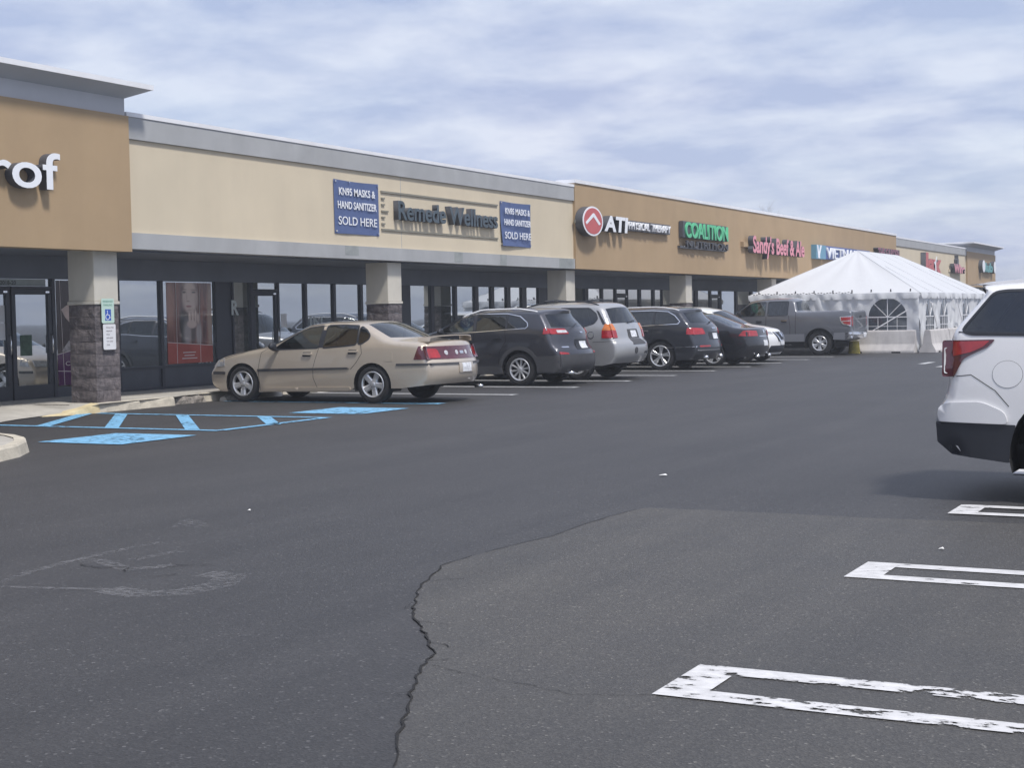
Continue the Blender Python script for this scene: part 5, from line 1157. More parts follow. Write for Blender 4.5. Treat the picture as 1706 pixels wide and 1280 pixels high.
# --- white crossover, nose out
P_WH = pm('paint_white', (0.74, 0.75, 0.76), 0.35, coat=1.0, var=0.02)
X0, Y0 = -13.35, 41.95
c = Car('suv', 'white crossover parked nose out between the black sedan and grey pickup', 'car', (X0, Y0 + 0.92, 0), math.pi, [
    (0.42, 0.24, 0.12, 0.22), (0.24, 0.36, 0.0, 0.34), (0.22, 0.66, -0.01, 0.68), (0.28, 0.80, 0.06, 0.84), (0.45, 0.93, 0.16, 0.96), (0.85, 1.02, 0.55, 1.05), (1.15, 1.06, 0.95, 1.11), (1.25, 1.08, 1.0, 1.12),
    (1.98, 1.48, 1.80, 1.54), (2.40, 1.58, 2.35, 1.64), (3.30, 1.59, 3.30, 1.67), (3.90, 1.55, 4.05, 1.62), (4.02, 1.48, 4.20, 1.52), (4.28, 1.14, 4.44, 1.12), (4.36, .9, 4.54, .9), (4.44, .7, 4.62, .7), (4.42, .4, 4.60, .4), (4.30, .26, 4.48, .26)],
    0.92, [(0, .84), (1.2, 1.05), (4.6, 1.15)], (0.38, 0.15), [(0.90, 0.36, 0.42), (3.60, 0.36, 0.42)], ([(4.2, .25)], [(3.15, .24), (1.4, .24)], [(.46, .24)]), P_WH, r=0.085, pf=(1.0, 0.16), pb=(0.9, 0.07))
c.make_body([([(1.45, 1.09), (1.95, 1.40), (2.25, 1.50), (2.36, 1.51), (2.38, 1.12)], M_PANE), ([(2.46, 1.12), (2.44, 1.515), (3.2, 1.52), (3.25, 1.15)], M_PANE), ([(3.32, 1.16), (3.28, 1.515), (3.65, 1.47), (3.9, 1.30), (3.85, 1.22)], M_PANE)], [(7, 8, M_CLEAR, 'windshield'), (12, 13, M_PANE, 'rear_window')], None)
c.seats(M_SEAT, (1.85, 2.75), .55); c.wheels(0.36, 0.23, 0.225, (5, 0.03, 0.045, 0)); c.mirror(1.55, 1.05, P_WH)
c.end_patch('grille', [(-.26, .60), (.26, .60), (.42, .88), (-.42, .88)], M_BLACK, 'front', 0.012); c.end_patch('grille_chrome', [(-.34, .88), (-.40, .88), (-.20, .60), (.20, .60), (.40, .88), (.34, .88), (.15, .645), (-.15, .645)], M_CHROME, 'front', 0.022, rnd=0); c.end_patch('emblem', [(.075 * math.cos(a), .80 + .075 * math.sin(a)) for a in np.linspace(0, 6.283, 14, endpoint=False)], M_CHROME, 'front', 0.028, rnd=0)
c.end_patch('headlamp', [(.44, .82), (.80, .84), (.82, .93), (.48, .89)], M_LAMP, 'front', 0.01, mirror=True); c.patch('headlamp', [(.26, .82), (.62, .91), (.60, .95), (.38, .91)], M_LAMP, 0.008)
c.end_patch('lower_intake', [(-.72, .28), (.72, .28), (.60, .48), (-.60, .48)], M_BLACK, 'front', 0.01); c.end_patch('licence_plate', [(-.155, .5), (.155, .5), (.155, .6), (-.155, .6)], M_PLATE, 'front', 0.03)
c.patch('sill_cladding', [(1.36, .245), (3.12, .245), (3.1, .40), (1.4, .40)], M_DGREY, 0.014)
for k in (0, 1): arch_trim(c, k, 0.05, .32, M_DGREY)
for sgm in ([(2.42, 1.10), (2.40, .4)], [(1.3, 1.07), (1.36, .4)]): c.seam(sgm)

# --- grey pickup
P_PK = paint('paint_pickup_grey', (0.155, 0.162, 0.182), 0.45, 0.36)
P_PK2 = paint('paint_pickup_lower_silver', (0.30, 0.31, 0.34), 0.5, 0.38)
X0, Y0 = -18.50, 48.48
c = Car('pickup_truck', 'grey crew cab pickup truck with silver lower body in front of the tent', 'truck', (X0, Y0 + 1.0, 0), 0, [
    (0.26, 0.42, 0.05, 0.42), (0.20, 0.60, -0.02, 0.60), (0.20, 0.95, 0.0, 0.95), (0.26, 1.14, 0.08, 1.16), (0.50, 1.20, 0.35, 1.24), (1.45, 1.25, 1.30, 1.30), (1.62, 1.28, 1.42, 1.32),
    (2.18, 1.72, 2.02, 1.80), (2.50, 1.83, 2.45, 1.89), (3.10, 1.86, 3.10, 1.925), (3.66, 1.85, 3.66, 1.915), (3.80, 1.78, 3.86, 1.84), (3.88, 1.47, 3.98, 1.48), (3.92, 1.44, 4.02, 1.42), (4.20, 1.445, 4.25, 1.40), (5.55, 1.475, 5.55, 1.42), (5.68, 1.475, 5.70, 1.475), (5.73, 1.43, 5.76, 1.44), (5.74, .80, 5.78, .80), (5.76, .77, 5.92, .77), (5.76, .54, 5.92, .54), (5.60, .48, 5.72, .46)],
    1.0, [(0, 1.2), (1.5, 1.30), (5.9, 1.34)], (0.36, 0.05), [(0.98, 0.40, 0.50), (4.67, 0.40, 0.50)],
    ([(5.3, .50)], [(4.15, .45), (1.5, .45)], [(.4, .45)]), P_PK, r=0.055, pf=(0.8, 0.08), pb=(0.3, 0.02), tuck=0.03)
c.make_body([([(1.78, 1.32), (2.02, 1.55), (2.22, 1.70), (2.40, 1.765), (2.80, 1.785), (2.80, 1.33)], M_CLEAR), ([(2.90, 1.33), (2.90, 1.785), (3.58, 1.79), (3.58, 1.34)], M_PANE)], [(6, 7, M_CLEAR, 'windshield'), (11, 12, M_PANE, 'rear_window')], None)
c.seats(M_SEAT, (2.05, 2.75), 0.75); c.wheels(0.40, 0.245, 0.265, (6, 0.035, 0.05, 0.10)); c.mirror(1.95, 1.33, M_BLACK)
for k in (0, 1): arch_trim(c, k, 0.13, .72, P_PK, 0.03, 'arch_flare')
c.patch('lower_panel', [(1.46, .46), (4.16, .46), (4.16, .71), (1.46, .70)], P_PK2, 0.008, rnd=0); c.patch('lower_panel', [(5.12, .52), (5.52, .52), (5.52, .75), (5.16, .74)], P_PK2, 0.008, rnd=0)
for sg in (-1, 1): MB().box(1.75, 3.75, sg * 1.02 - .06, sg * 1.02 + .06, .34, .37).build('running_board', M_CHROME, c.root, bevel=.01)
c.patch('tail_lamp', [(5.46, 1.00), (5.72, .95), (5.72, 1.28), (5.34, 1.26), (5.36, 1.12)], M_CHROME, 0.010); c.patch('lamp_lens', [(5.50, 1.03), (5.71, .98), (5.71, 1.255), (5.38, 1.24), (5.40, 1.13)], M_RED, 0.016); c.patch('lamp_bar', [(5.42, 1.10), (5.71, 1.12), (5.71, 1.14), (5.42, 1.12)], M_CLENS, 0.02, rnd=0)
c.end_patch('tail_lamp', [(.86, .96), (.94, .96), (.94, 1.27), (.86, 1.27)], M_RED, off=0.012, mirror=True)
c.end_patch('tailgate', [(-.84, .82), (.84, .82), (.84, 1.42), (-.84, 1.42)], P_PK, off=0.012); c.end_patch('tailgate_handle', [(-.12, 1.22), (.12, 1.22), (.12, 1.30), (-.12, 1.30)], M_BLACK, off=0.02); c.end_patch('rear_bumper', [(-.97, .55), (.97, .55), (.97, .755), (-.97, .755)], M_CHROME, off=0.012); c.patch('rear_bumper', [(5.54, .53), (5.76, .54), (5.76, .755), (5.54, .755)], M_CHROME, 0.012); c.end_patch('licence_plate', [(-.155, .58), (.155, .58), (.155, .73), (-.155, .73)], M_PLATE, off=0.022)
for sgm in ([(3.86, 1.44), (3.86, .46)], [(2.85, 1.32), (2.84, .5)], [(1.55, 1.28), (1.55, .5)], [(3.62, 1.33), (3.68, .95), (3.66, .5)]): c.seam(sgm, 0.012)
c.handle(2.62, 1.14, M_CHROME); c.handle(3.48, 1.16, M_CHROME)
c.end_patch('headlamp', [(.6, .85), (.93, .85), (.93, 1.12), (.6, 1.12)], M_LAMP, 'front', mirror=True); c.end_patch('grille', [(-.55, .75), (.55, .75), (.55, 1.14), (-.55, 1.14)], M_CHROME, 'front')
PK = c

# --- white suv at the right
P_W2 = pm('paint_pearl_white', (0.78, 0.78, 0.79), 0.3, coat=1.0, var=0.015)
X0, Y0 = 2.51, 11.80
c = Car('suv', 'white suv cropped by the right edge with large red tail lamp', 'car', (X0, Y0 + 1.0, 0), math.pi, [
    (0.34, 0.28, 0.08, 0.28), (0.24, 0.45, -0.0, 0.45), (0.24, 0.80, 0.0, 0.82), (0.34, 1.0, 0.10, 1.02), (0.62, 1.08, 0.45, 1.12), (1.40, 1.14, 1.15, 1.19), (1.55, 1.17, 1.25, 1.21),
    (2.30, 1.58, 2.10, 1.64), (2.75, 1.665, 2.70, 1.72), (3.60, 1.685, 3.60, 1.75), (4.35, 1.67, 4.40, 1.725), (4.66, 1.655, 4.80, 1.695), (4.60, 1.615, 4.64, 1.62), (4.85, 1.315, 4.92, 1.30), (4.86, 1.25, 4.98, 1.24), (4.86, .98, 4.99, .98), (4.89, .77, 5.02, .77), (4.96, .74, 5.08, .74), (4.97, .62, 5.09, .62), (4.93, .45, 5.04, .45), (4.82, .38, 4.92, .36)],
    1.0, [(0, 1.05), (1.5, 1.16), (4.0, 1.28), (5, 1.30)], (0.36, 0.12), [(1.06, 0.38, 0.50), (3.92, 0.38, 0.50)],
    ([(4.72, .37), (4.44, .33)], [(3.4, .28), (1.6, .28)], [(.45, .28)]), P_W2, r=0.075, pf=(1.0, 0.13), pb=(0.6, 0.05), tuck=0.04, group='vehicles parked in the right hand row')
c.make_body([([(1.75, 1.20), (2.15, 1.45), (2.45, 1.58), (2.68, 1.60), (2.70, 1.235)], M_PANE), ([(2.78, 1.24), (2.76, 1.605), (3.52, 1.615), (3.56, 1.27)], M_PANE), ([(3.64, 1.28), (3.60, 1.615), (4.46, 1.612), (4.545, 1.60), (4.765, 1.318), (4.70, 1.300)], M_PANE)],
            [(6, 7, M_CLEAR, 'windshield'), (12, 13, M_PANE, 'rear_window')], None)
c.seats(M_SEAT, (2.1, 3.0), 0.6); c.wheels(0.385, 0.25, 0.25, (5, 0.04, 0.05, 0.12)); c.mirror(1.85, 1.16, P_W2); c.rail(0, M_BLACK, 2.5, 4.3, 0.04, 0.016)
lamp = [(4.92, 1.245), (4.52, 1.25), (4.58, 1.19), (4.70, 1.135), (4.76, 1.10), (4.80, 1.02), (4.83, .965), (4.92, .965)]
c.patch('tail_lamp', lamp, M_DRED, 0.010, rnd=0.02); c.patch('lamp_lens', [(4.85, 1.235), (4.56, 1.24), (4.61, 1.195), (4.70, 1.155), (4.85, 1.12)], M_RED, 0.016); c.patch('lamp_insert', [(4.86, .99), (4.905, .99), (4.905, 1.19), (4.86, 1.19)], M_CLENS, 0.016)
c.end_patch('tail_lamp', [(.55, 1.12), (.90, .97), (.91, 1.245), (.50, 1.245)], M_DRED, off=0.012, mirror=True)
c.patch('bumper_cladding', [(4.42, .31), (4.70, .345), (4.85, .365), (4.96, .46), (4.975, .615), (4.37, .60), (4.41, .46)], M_BLACK, 0.012, rnd=.01); c.end_patch('bumper_cladding', [(-.93, .375), (.93, .375), (.93, .61), (-.93, .61)], M_BLACK, off=0.012)
c.end_patch('skid_trim', [(-.80, .42), (.80, .42), (.80, .50), (-.80, .50)], M_CHROME, off=0.02)
c.patch('fuel_door', [(4.43 + .1125 * math.cos(a), .985 + .1055 * math.sin(a)) for a in np.linspace(0, 6.283, 22, endpoint=False)], M_DGREY, 0.001, rnd=0); c.patch('fuel_flap', [(4.43 + .110 * math.cos(a), .985 + .103 * math.sin(a)) for a in np.linspace(0, 6.283, 22, endpoint=False)], P_W2, 0.003, rnd=0)
c.patch('lower_cladding', [(1.66, .29), (3.54, .29), (3.52, .44), (1.70, .44)], M_BLACK, 0.012)
c.patch('bumper_skin', [(4.42, .605), (4.97, .62), (4.955, .735), (4.88, .765), (4.62, .775), (4.45, .70)], P_W2, 0.022, rnd=.05, skirt=.03)
c.seam([(4.84, .965), (4.70, .98), (4.52, .86), (4.42, .74)], 0.006); c.seam([(2.74, 1.22), (2.74, .45)]); c.seam([(3.58, 1.26), (3.56, .95), (3.40, .75)])
c.patch('belt_trim', [(3.66, 1.272), (4.80, 1.302), (4.80, 1.313), (3.66, 1.283)], M_BLACK, 0.004, rnd=0)
c.handle(2.5, 1.05, P_W2); c.handle(3.4, 1.09, P_W2)
c.end_patch('licence_plate', [(-.155, .86), (.155, .86), (.155, 1.01), (-.155, 1.01)], M_PLATE, off=0.012)
MB().tube([(4.2, -.1, 1.74), (4.32, -.1, 1.80), (4.34, -.1, 1.78)], .012, 6).build('antenna', M_BLACK, c.root)
c.end_patch('headlamp', [(.5, .86), (.88, .88), (.86, 1.0), (.5, .98)], M_LAMP, 'front', mirror=True); c.end_patch('grille', [(-.5, .66), (.5, .66), (.48, .95), (-.48, .95)], M_CHROME, 'front')
b = MB()
sp_o = [(4.30, -.68), (4.70, -.64), (4.82, -.35), (4.86, 0), (4.82, .35), (4.70, .64), (4.30, .68)]
n_ = len(sp_o)
b.add([(u, y, 1.70 - .03 * abs(y) - .03 * (u - 4.3)) for u, y in sp_o] + [(u, y, 1.735 - .03 * abs(y) - .09 * (u - 4.3)) for u, y in sp_o], [tuple(range(n_ - 1, -1, -1)), tuple(range(n_, 2 * n_))] + [(i, (i + 1) % n_, n_ + (i + 1) % n_, n_ + i) for i in range(n_)])
auto_smooth(b.build('roof_spoiler', P_W2, c.root, bevel=.006), 40)

# ------------------------------------------------------------------ tent
M_TENT = bpy.data.materials.new('white_tent_vinyl'); M_TENT.use_nodes = True
_t = M_TENT.node_tree; _b = _t.nodes['Principled BSDF']; _b.inputs['Base Color'].default_value = (0.76, 0.775, 0.80, 1); _b.inputs['Roughness'].default_value = 0.42
_tr = N(_t, 'ShaderNodeBsdfTranslucent'); _tr.inputs['Color'].default_value = (0.8, 0.82, 0.86, 1); _mx = N(_t, 'ShaderNodeMixShader'); _mx.inputs[0].default_value = 0.22
_o = _t.nodes['Material Output']; _t.links.new(_b.outputs[0], _mx.inputs[1]); _t.links.new(_tr.outputs[0], _mx.inputs[2]); _t.links.new(_mx.outputs[0], _o.inputs['Surface'])
_n = N(_t, 'ShaderNodeTexNoise'); _n.inputs['Scale'].default_value = 2.2; _n.inputs['Detail'].default_value = 4; _c = N(_t, 'ShaderNodeTexCoord'); _t.links.new(_c.outputs['Object'], _n.inputs['Vector'])
_bu = N(_t, 'ShaderNodeBump'); _bu.inputs['Strength'].default_value = 0.35; _bu.inputs['Distance'].default_value = 0.06; _t.links.new(_n.outputs[0], _bu.inputs['Height']); _t.links.new(_bu.outputs[0], _b.inputs['Normal'])
M_VINYL = glass_mat('tent_window_vinyl', (0.22, 0.25, 0.28), 0.03, 0.06, 0.3)
M_TSEAM = pm('tent_seam_grey', (0.62, 0.64, 0.68), 0.5); M_POLE = pm('tent_pole_white', (0.80, 0.80, 0.82), 0.35, var=0.03); M_LACE = pm('tent_lacing_dark', (0.10, 0.10, 0.11), 0.7)
TX0, TX1, TY0, TY1, EZ, RZ, RX, RY0, RY1 = -17.2, -11.2, 51.4, 64.4, 2.03, 3.64, -14.2, 54.8, 61.2
TO = Vector((RX, (TY0 + TY1) / 2, 0))
tent = empty('tent', TO); tag(tent, 'white frame tent with arched windows standing behind the grey pickup', 'tent')
def tb(): return WB(TO)
def roof_face(name, e0, e1, r0, r1, n=14, m=7):
    e0, e1, r0, r1 = map(Vector, (e0, e1, r0, r1)); vs = []; fs = []; nrm = (e1 - e0).cross(r0 - e0).normalized()
    if nrm.z < 0: nrm = -nrm
    for j in range(m + 1):
        t = j / m; a = e0.lerp(r0, t); b = e1.lerp(r1, t)
        for i in range(n + 1):
            q = i / n; p = a.lerp(b, q); sag = 0.045 * math.sin(math.pi * t) * abs(math.sin(math.pi * q * 4)) ** 0.8
            vs.append(p - nrm * sag)
    for j in range(m):
        for i in range(n): k = j * (n + 1) + i; fs.append((k, k + 1, k + n + 2, k + n + 1))
    return tb().add(vs, fs).build(name, M_TENT, tent, True)
A_, B_, C_, D_ = (TX0, TY0, EZ), (TX1, TY0, EZ), (TX1, TY1, EZ), (TX0, TY1, EZ); P0, P1 = (RX, RY0, RZ), (RX, RY1, RZ)
roof_face('roof_panel', A_, B_, P0, P0, 16, 8); roof_face('roof_panel', B_, C_, P0, P1, 32, 8); roof_face('roof_panel', C_, D_, P1, P1, 16, 8); roof_face('roof_panel', D_, A_, P1, P0, 32, 8)
# ridge and hip beams below the fabric, pale straps above it
for a, b in ((A_, P0), (B_, P0), (C_, P1), (D_, P1), (P0, P1)):
    va, vb = Vector(a), Vector(b); tb().tube([va + Vector((0, 0, .012)), vb + Vector((0, 0, .002))], 0.006, 6).build('hip_seam', M_TENT, tent, True)
for q in (0.16, 0.33, 0.5, 0.67, 0.84):
    e = Vector(B_).lerp(Vector(C_), q); r_ = Vector(P0).lerp(Vector(P1), (q - .2) / .6 if .25 < q < .75 else (0.0 if q < .5 else 1.0))
    t_end = 1.0 if .25 < q < .75 else 0.62
    e2 = e.lerp(r_, t_end); tb().tube([e + Vector((0, 0, .0)), e.lerp(e2, .5) + Vector((0, 0, -.002)), e2 + Vector((0, 0, .0))], 0.010, 6).build('roof_seam', M_TENT, tent, True)
for z in ():
    a = Vector(A_).lerp(Vector(P0), z); b = Vector(B_).lerp(Vector(P0), z)
    tb().tube([a.lerp(b, i / 10) - Vector((0, -.01, .03 * math.sin(math.pi * i / 10))) for i in range(11)], 0.009, 5).build('roof_seam', M_TSEAM, tent, True)
# lower awning seam with lacing dots
# valance with scallops
def valance(p, q, outn, n_sc):
    p, q, outn = Vector(p), Vector(q), Vector(outn); n = n_sc * 12; vs = []; fs = []
    for i in range(n + 1):
        t = i / n; b = p.lerp(q, t) + outn * 0.03; ph = (t * n_sc) % 1
        dp = 0.20 if 0.07 < ph < 0.93 else 0.11
        w = 0.02 * math.sin(t * 41) + 0.015 * math.sin(t * 97 + 1)
        vs += [tuple(b + Vector((0, 0, .01))), tuple(b + outn * (0.02 + w) - Vector((0, 0, dp * .5))), tuple(b + outn * (0.015 + 1.4 * w) - Vector((0, 0, dp)))]
    for i in range(n): a = 3 * i; fs += [(a, a + 1, a + 4, a + 3), (a + 1, a + 2, a + 5, a + 4)]
    return tb().add(vs, fs).build('valance', M_TENT, tent, True)
valance(A_, B_, (0, -1, 0), 8); valance(B_, C_, (1, 0, 0), 16); valance(C_, D_, (0, 1, 0), 8); valance(D_, A_, (-1, 0, 0), 16)
for i in range(9):
    p = Vector(A_).lerp(Vector(B_), (i + .5) / 9) + Vector((0, .12, .085)); tb().box(p.x - .02, p.x + .02, p.y - .03, p.y, p.z - .05, p.z + .05).build('buckle', M_LACE, tent)
for i in range(34):
    p = Vector(A_).lerp(Vector(B_), .03 + .6 * i / 34) + Vector((0, .03, .03 + .012 * (i % 3))); tb().box(p.x - .035, p.x + .035, p.y - .02, p.y, p.z - .012, p.z + .012).build('lacing', M_LACE, tent)
# walls with folds; arch windows cut as openings and glazed with vinyl
def wall(p, q, outn, wins, name='side_wall', amp=0.055):
    p, q, outn = Vector(p), Vector(q), Vector(outn); Lw = (q - p).length; d = (q - p).normalized(); top = EZ - 0.04
    def arch(c, w, zb, zt):
        r_ = w / 2; zz = zt - r_ * 1.0
        return [(c - r_, zb)] + [(c + r_, zb)] + [(c + r_ * math.cos(a), zz + r_ * math.sin(a)) for a in np.linspace(0, math.pi, 13)]
    holes = [densify(arch(*w), .12) for w in wins]
    outer = densify([(0, .02), (Lw, .02), (Lw, top), (0, top)], .12)
    V, T = fill([outer] + holes, [], .11); cen = V[T].mean(1); hole = np.zeros(len(T), bool)
    for h in holes: hole |= in_poly(cen[:, 0], cen[:, 1], h)
    def disp(u, z):
        k = (1 - z / top) * .5 + .5
        near = min([abs(u - w[0]) / (w[1] * .62) for w in wins] + [9]); k *= 0.25 if near < 1 else 1.0
        return amp * k * (math.sin(u * 9 + 1.2 * math.sin(z * 3)) + .6 * math.sin(u * 19 + z * 2.3) + .5 * math.sin((u + z * .6) * 13))
    V3 = [p + d * u + Vector((0, 0, z)) + outn * disp(u, z) for u, z in V]
    w_ = tb().add(V3, [tuple(int(i) for i in t) for t in T[~hole]]).build(name, M_TENT, tent, True)
    for c, w, zb, zt in wins:
        lp = arch(c, w, zb, zt); V2, T2 = fill([densify(lp, .12)], [], 0); ce = V2[T2].mean(1); T2 = T2[in_poly(ce[:, 0], ce[:, 1], lp)]
        o = tb().add([p + d * u + Vector((0, 0, z)) - outn * .004 for u, z in V2], [tuple(int(i) for i in t) for t in T2]).build('window', M_VINYL, tent)
        r_ = w / 2; zz = zt - r_; bars = [((c - r_, zz), (c + r_, zz), .045), ((c, zb), (c, zt), .03)] + [((c, zz), (c + r_ * math.cos(a), zz + r_ * math.sin(a)), .025) for a in (math.pi * .25, math.pi * .75)] + [((c - r_, zb + .35), (c + r_, zb + .35), .025), ((c - r_ / 2, zb), (c - r_ / 2, zz), .022), ((c + r_ / 2, zb), (c + r_ / 2, zz), .022)]
        for (a, b, bw) in bars:
            A2, B2 = p + d * a[0] + Vector((0, 0, a[1])) + outn * .008, p + d * b[0] + Vector((0, 0, b[1])) + outn * .008
            tb().tube([A2, B2], bw / 2, 4).build('muntin', M_POLE, o)
wall((TX0 + .05, TY0, 0), (TX1 - .03, TY0, 0), (0, -1, 0), [(1.25, 1.3, .55, 1.86), (4.86, 1.3, .55, 1.86)])
wall((TX1 - .03, TY0, 0), (TX1 - .03, TY1, 0), (1, 0, 0), [(1.7, 1.3, .55, 1.86), (4.1, 1.3, .55, 1.86), (8.2, 1.3, .55, 1.86), (11.0, 1.3, .55, 1.86)])
wall((TX1, TY1, 0), (TX0, TY1, 0), (0, 1, 0), []); wall((TX0 + .05, TY1, 0), (TX0 + .05, TY0, 0), (-1, 0, 0), [])
for (x, y) in ((TX0 + .1, TY0 + .08), (TX1 - .1, TY0 + .08), (TX1 - .1, TY1 - .1), (TX0 + .1, TY1 - .1), (TX1 - .1, TY0 + 4.4), (TX1 - .1, TY0 + 8.8)):
    tb().tube([(x, y, 0), (x, y, EZ)], .032, 8).build('tent_pole', M_POLE, tent, True)
# diagonal tie straps in front of the walls
for pts_ in ([(TX1 - .35, TY0 - .18, 1.45), (TX1 - 1.75, TY0 - .30, .62)], [(TX1 + .12, TY0 + 1.2, 1.7), (TX1 + .22, TY0 + 2.0, .6)], [(TX1 + .12, TY0 + 5.6, 1.85), (TX1 + .2, TY0 + 6.6, .7)]):
    tb().tube(pts_, .02, 5).build('tie_strap', M_POLE, tent)

# concrete barriers
M_BARR = pm('barrier_concrete', (0.54, 0.52, 0.51), 0.85, streak=0.2, var=0.12, vs_=2.2, bump=0.3, bs=40)
def barrier(x, y, rz, ln, label):
    o = empty('concrete_barrier', (x, y, 0), rz); tag(o, label, 'barrier', 'concrete barriers around the tent')
    pr = [(-.28, 0), (-.28, .08), (-.16, .30), (-.095, .74), (-.07, .77), (.07, .77), (.095, .74), (.16, .30), (.28, .08), (.28, 0)]
    n = len(pr); b = MB(); b.add([(0, a, z) for a, z in pr] + [(ln, a, z) for a, z in pr], [tuple(range(n - 1, -1, -1)), tuple(range(n, 2 * n))] + [(i, (i + 1) % n, n + (i + 1) % n, n + i) for i in range(n)])
    b.build('barrier_body', M_BARR, o, bevel=.012)
    for u in (.45, ln - .75): MB().box(u, u + .3, -.281, .281, -.01, .055).build('drain_slot', M_DARK, o)
    MB().tube([(ln * .5 - .1, 0, .765), (ln * .5 - .1, 0, .81), (ln * .5 + .1, 0, .81), (ln * .5 + .1, 0, .765)], .012, 6).build('lifting_loop', M_DGREY, o)
BY = 50.85
barrier(-13.72, BY, 0, 2.5, 'pale concrete barrier just behind the pickup tailgate')
barrier(-16.5, BY, 0, 2.7, 'concrete barrier hidden mostly behind the pickup bed')
barrier(-10.85, BY + 0.05, math.pi / 2, 3.0, 'pale concrete barrier at the near corner of the tent side')
barrier(-10.85, BY + 3.12, math.pi / 2, 3.0, 'second concrete barrier along the windowed tent side')
barrier(-10.85, BY + 6.2, math.pi / 2, 3.0, 'third concrete barrier along the windowed tent side')
# yellow bollard base beside the pickup tail
M_YEL = pm('faded_yellow_paint', (0.52, 0.42, 0.08), 0.7, var=0.25, vs_=9, bump=0.5, bs=20)
b = bmesh.new(); bmesh.ops.create_cone(b, cap_ends=True, segments=20, radius1=.20, radius2=.16, depth=.42)
me = bpy.data.meshes.new('bollard'); b.to_mesh(me); b.free(); me.materials.append(M_YEL)
bo = link('bollard', me); bo.location = (-13.15, 50.28, .215); tag(bo, 'low yellow painted bollard stub under the pickup bumper', 'bollard'); auto_smooth(bo, 40)
capm = MB().lathe([(.001, .0), (.12, -.005), (.16, -.04)], 20); capm.v = [(x, z, -y + .205 + .02) for x, y, z in capm.v]; capm.build('bollard_cap', M_YEL, bo, True)

# wheel stop by the sedan
M_STOP = pm('wheel_stop_concrete', (0.55, 0.52, 0.46), 0.9, var=0.15, vs_=5, bump=0.5, bs=40)
def wheel_stop(x, y, label):
    o = empty('wheel_stop', (x, y, 0)); tag(o, label, 'wheel stop', 'concrete wheel stops along the kerb')
    b = MB(); n = 9; vs = []; fs = []
    pr = [(-.085, 0), (-.075, .07), (-.045, .115), (.045, .115), (.075, .07), (.085, 0)]
    for i in range(n + 1):
        t = i / n; k = 1 - .35 * (abs(2 * t - 1) > .98)
        vs += [(a * (.9 + .1 * k), 1.75 * t, z * k) for a, z in pr]
    m_ = len(pr)
    for i in range(n):
        for e in range(m_ - 1): fs.append((i * m_ + e, i * m_ + e + 1, i * m_ + m_ + e + 1, i * m_ + m_ + e))
    fs += [tuple(range(m_)), tuple(n * m_ + e for e in range(m_))]
    b.add(vs, fs).build('stop_block', M_STOP, o)
    for u in (.35, 1.4): MB().tube([(0, u, .11), (0, u, .121)], .016, 8).build('anchor_pin', M_DGREY, o)
wheel_stop(-17.62, 22.22, 'concrete wheel stop ahead of the champagne sedan front wheel')
wheel_stop(-17.62, 25.15, 'concrete wheel stop in the empty stall beyond the sedan')

# litter scraps
M_LIT = pm('paper_litter', (0.72, 0.72, 0.70), 0.8)
for k, (x, y, sz, lb) in enumerate(((-5.11, 12.78, .04, 'white scrap of litter in the middle of the driving lane'), (-7.23, 9.4, .016, 'tiny white litter scrap on the asphalt near the faded markings'), (-1.92, 9.38, .018, 'white litter scrap between the right hand stall lines'))):
    vs = [(x - sz, y - sz * .5, .010), (x + sz * .2, y - sz * .8, .016), (x + sz, y, .012), (x + sz * .3, y + sz * .7, .022), (x - sz * .8, y + sz * .4, .014), (x, y, .02)]
    MB().add(vs, [(0, 1, 5), (1, 2, 5), (2, 3, 5), (3, 4, 5), (4, 0, 5)]).build('litter_scrap', M_LIT, label=lb, cat='litter', group='litter on the asphalt')

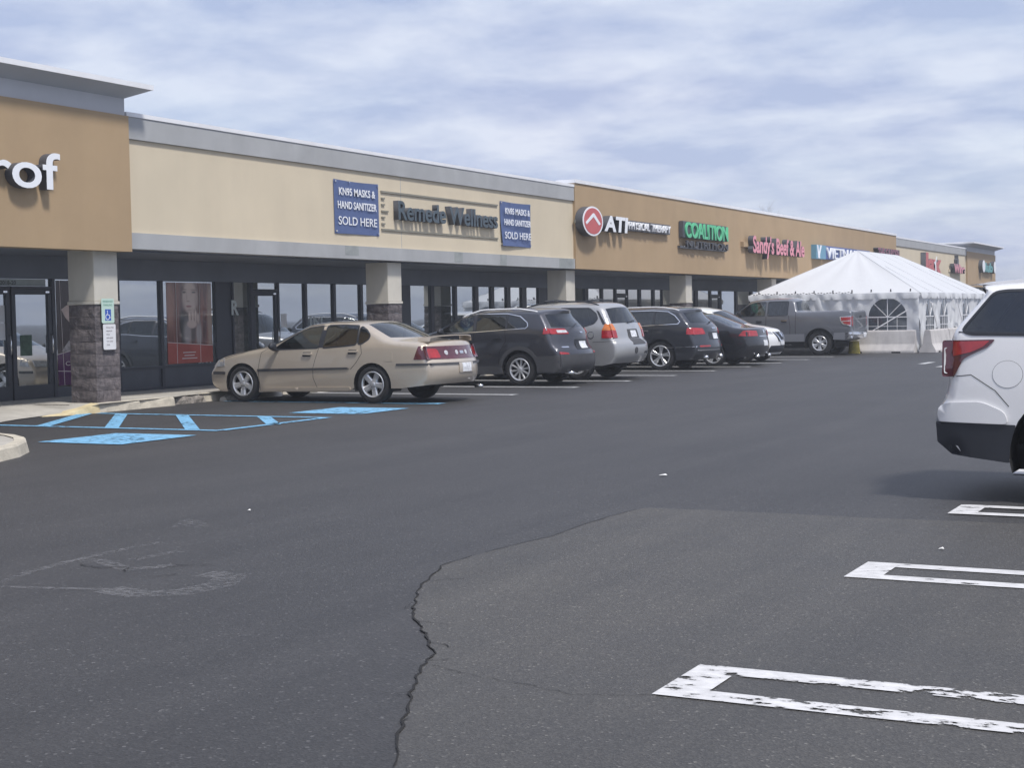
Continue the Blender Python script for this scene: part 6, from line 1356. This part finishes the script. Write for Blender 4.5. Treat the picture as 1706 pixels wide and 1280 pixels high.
# bare tree far behind the roof
M_BARK = pm('bare_bark', (0.16, 0.14, 0.13), 0.9, var=0.2)
def bare_tree(loc, h, label, seed):
    r_ = random.Random(seed); o = empty('bare_tree', loc); tag(o, label, 'tree')
    tr_ = MB(); cr_ = MB(); trunk = [(0, 0, 0), (.1, .05, h * .25), (-.1, .1, h * .5), (.15, 0, h * .72), (0, .1, h)]
    tr_.tube(trunk, [h * .022, h * .018, h * .013, h * .008, h * .003], 8).build('trunk', M_BARK, o, True)
    def br(p, d, ln, rad, lv):
        pts = [p]; rs = [rad]
        for i in range(4):
            d = (d + Vector((r_.uniform(-.22, .22), r_.uniform(-.22, .22), r_.uniform(-.05, .22)))).normalized(); pts.append(pts[-1] + d * ln / 4); rs.append(rad * (1 - .2 * (i + 1)))
        cr_.tube(pts, rs, 5 if lv < 2 else 3, False)
        if lv < 4:
            for i in range(1, 5):
                for _ in range(2 if lv < 2 else 1 + (i % 2)):
                    dd = (d * .7 + Vector((r_.uniform(-1, 1), r_.uniform(-1, 1), r_.uniform(-.15, .9)))).normalized(); br(pts[i], dd, ln * r_.uniform(.45, .65), rad * .5, lv + 1)
    for i in range(11):
        t = .28 + .7 * i / 11; k = min(3, int(t * 4)); p = Vector(trunk[k]).lerp(Vector(trunk[k + 1]), t * 4 - k); a = i * 2.4
        br(p, Vector((math.cos(a), math.sin(a), .75)).normalized(), h * (.42 - .25 * t), h * .007 * (1.2 - t), 1)
    cr_.build('crown', M_BARK, o)
bare_tree((-41.6, 128, 0), 9.25, 'bare leafless tree top showing above the long tan roof', 5)

# ------------------------------------------------------------------ thin air haze, volume added to lift the darks like a lens veil
hz = MB().box(-720, 720, -520, 1020, -1.0, 13.0); hm = bpy.data.materials.new('thin_haze'); hm.use_nodes = True; _t = hm.node_tree; _t.nodes.clear()
_o = N(_t, 'ShaderNodeOutputMaterial'); _v = N(_t, 'ShaderNodeVolumePrincipled'); _v.inputs['Color'].default_value = (0.86, 0.91, 1.0, 1); _v.inputs['Density'].default_value = 0.0013; _v.inputs['Anisotropy'].default_value = 0.0
_t.links.new(_v.outputs[0], _o.inputs['Volume'])
hz.build('haze', hm, label='thin pale haze added over the whole lot to lift dark tones', kind='stuff')
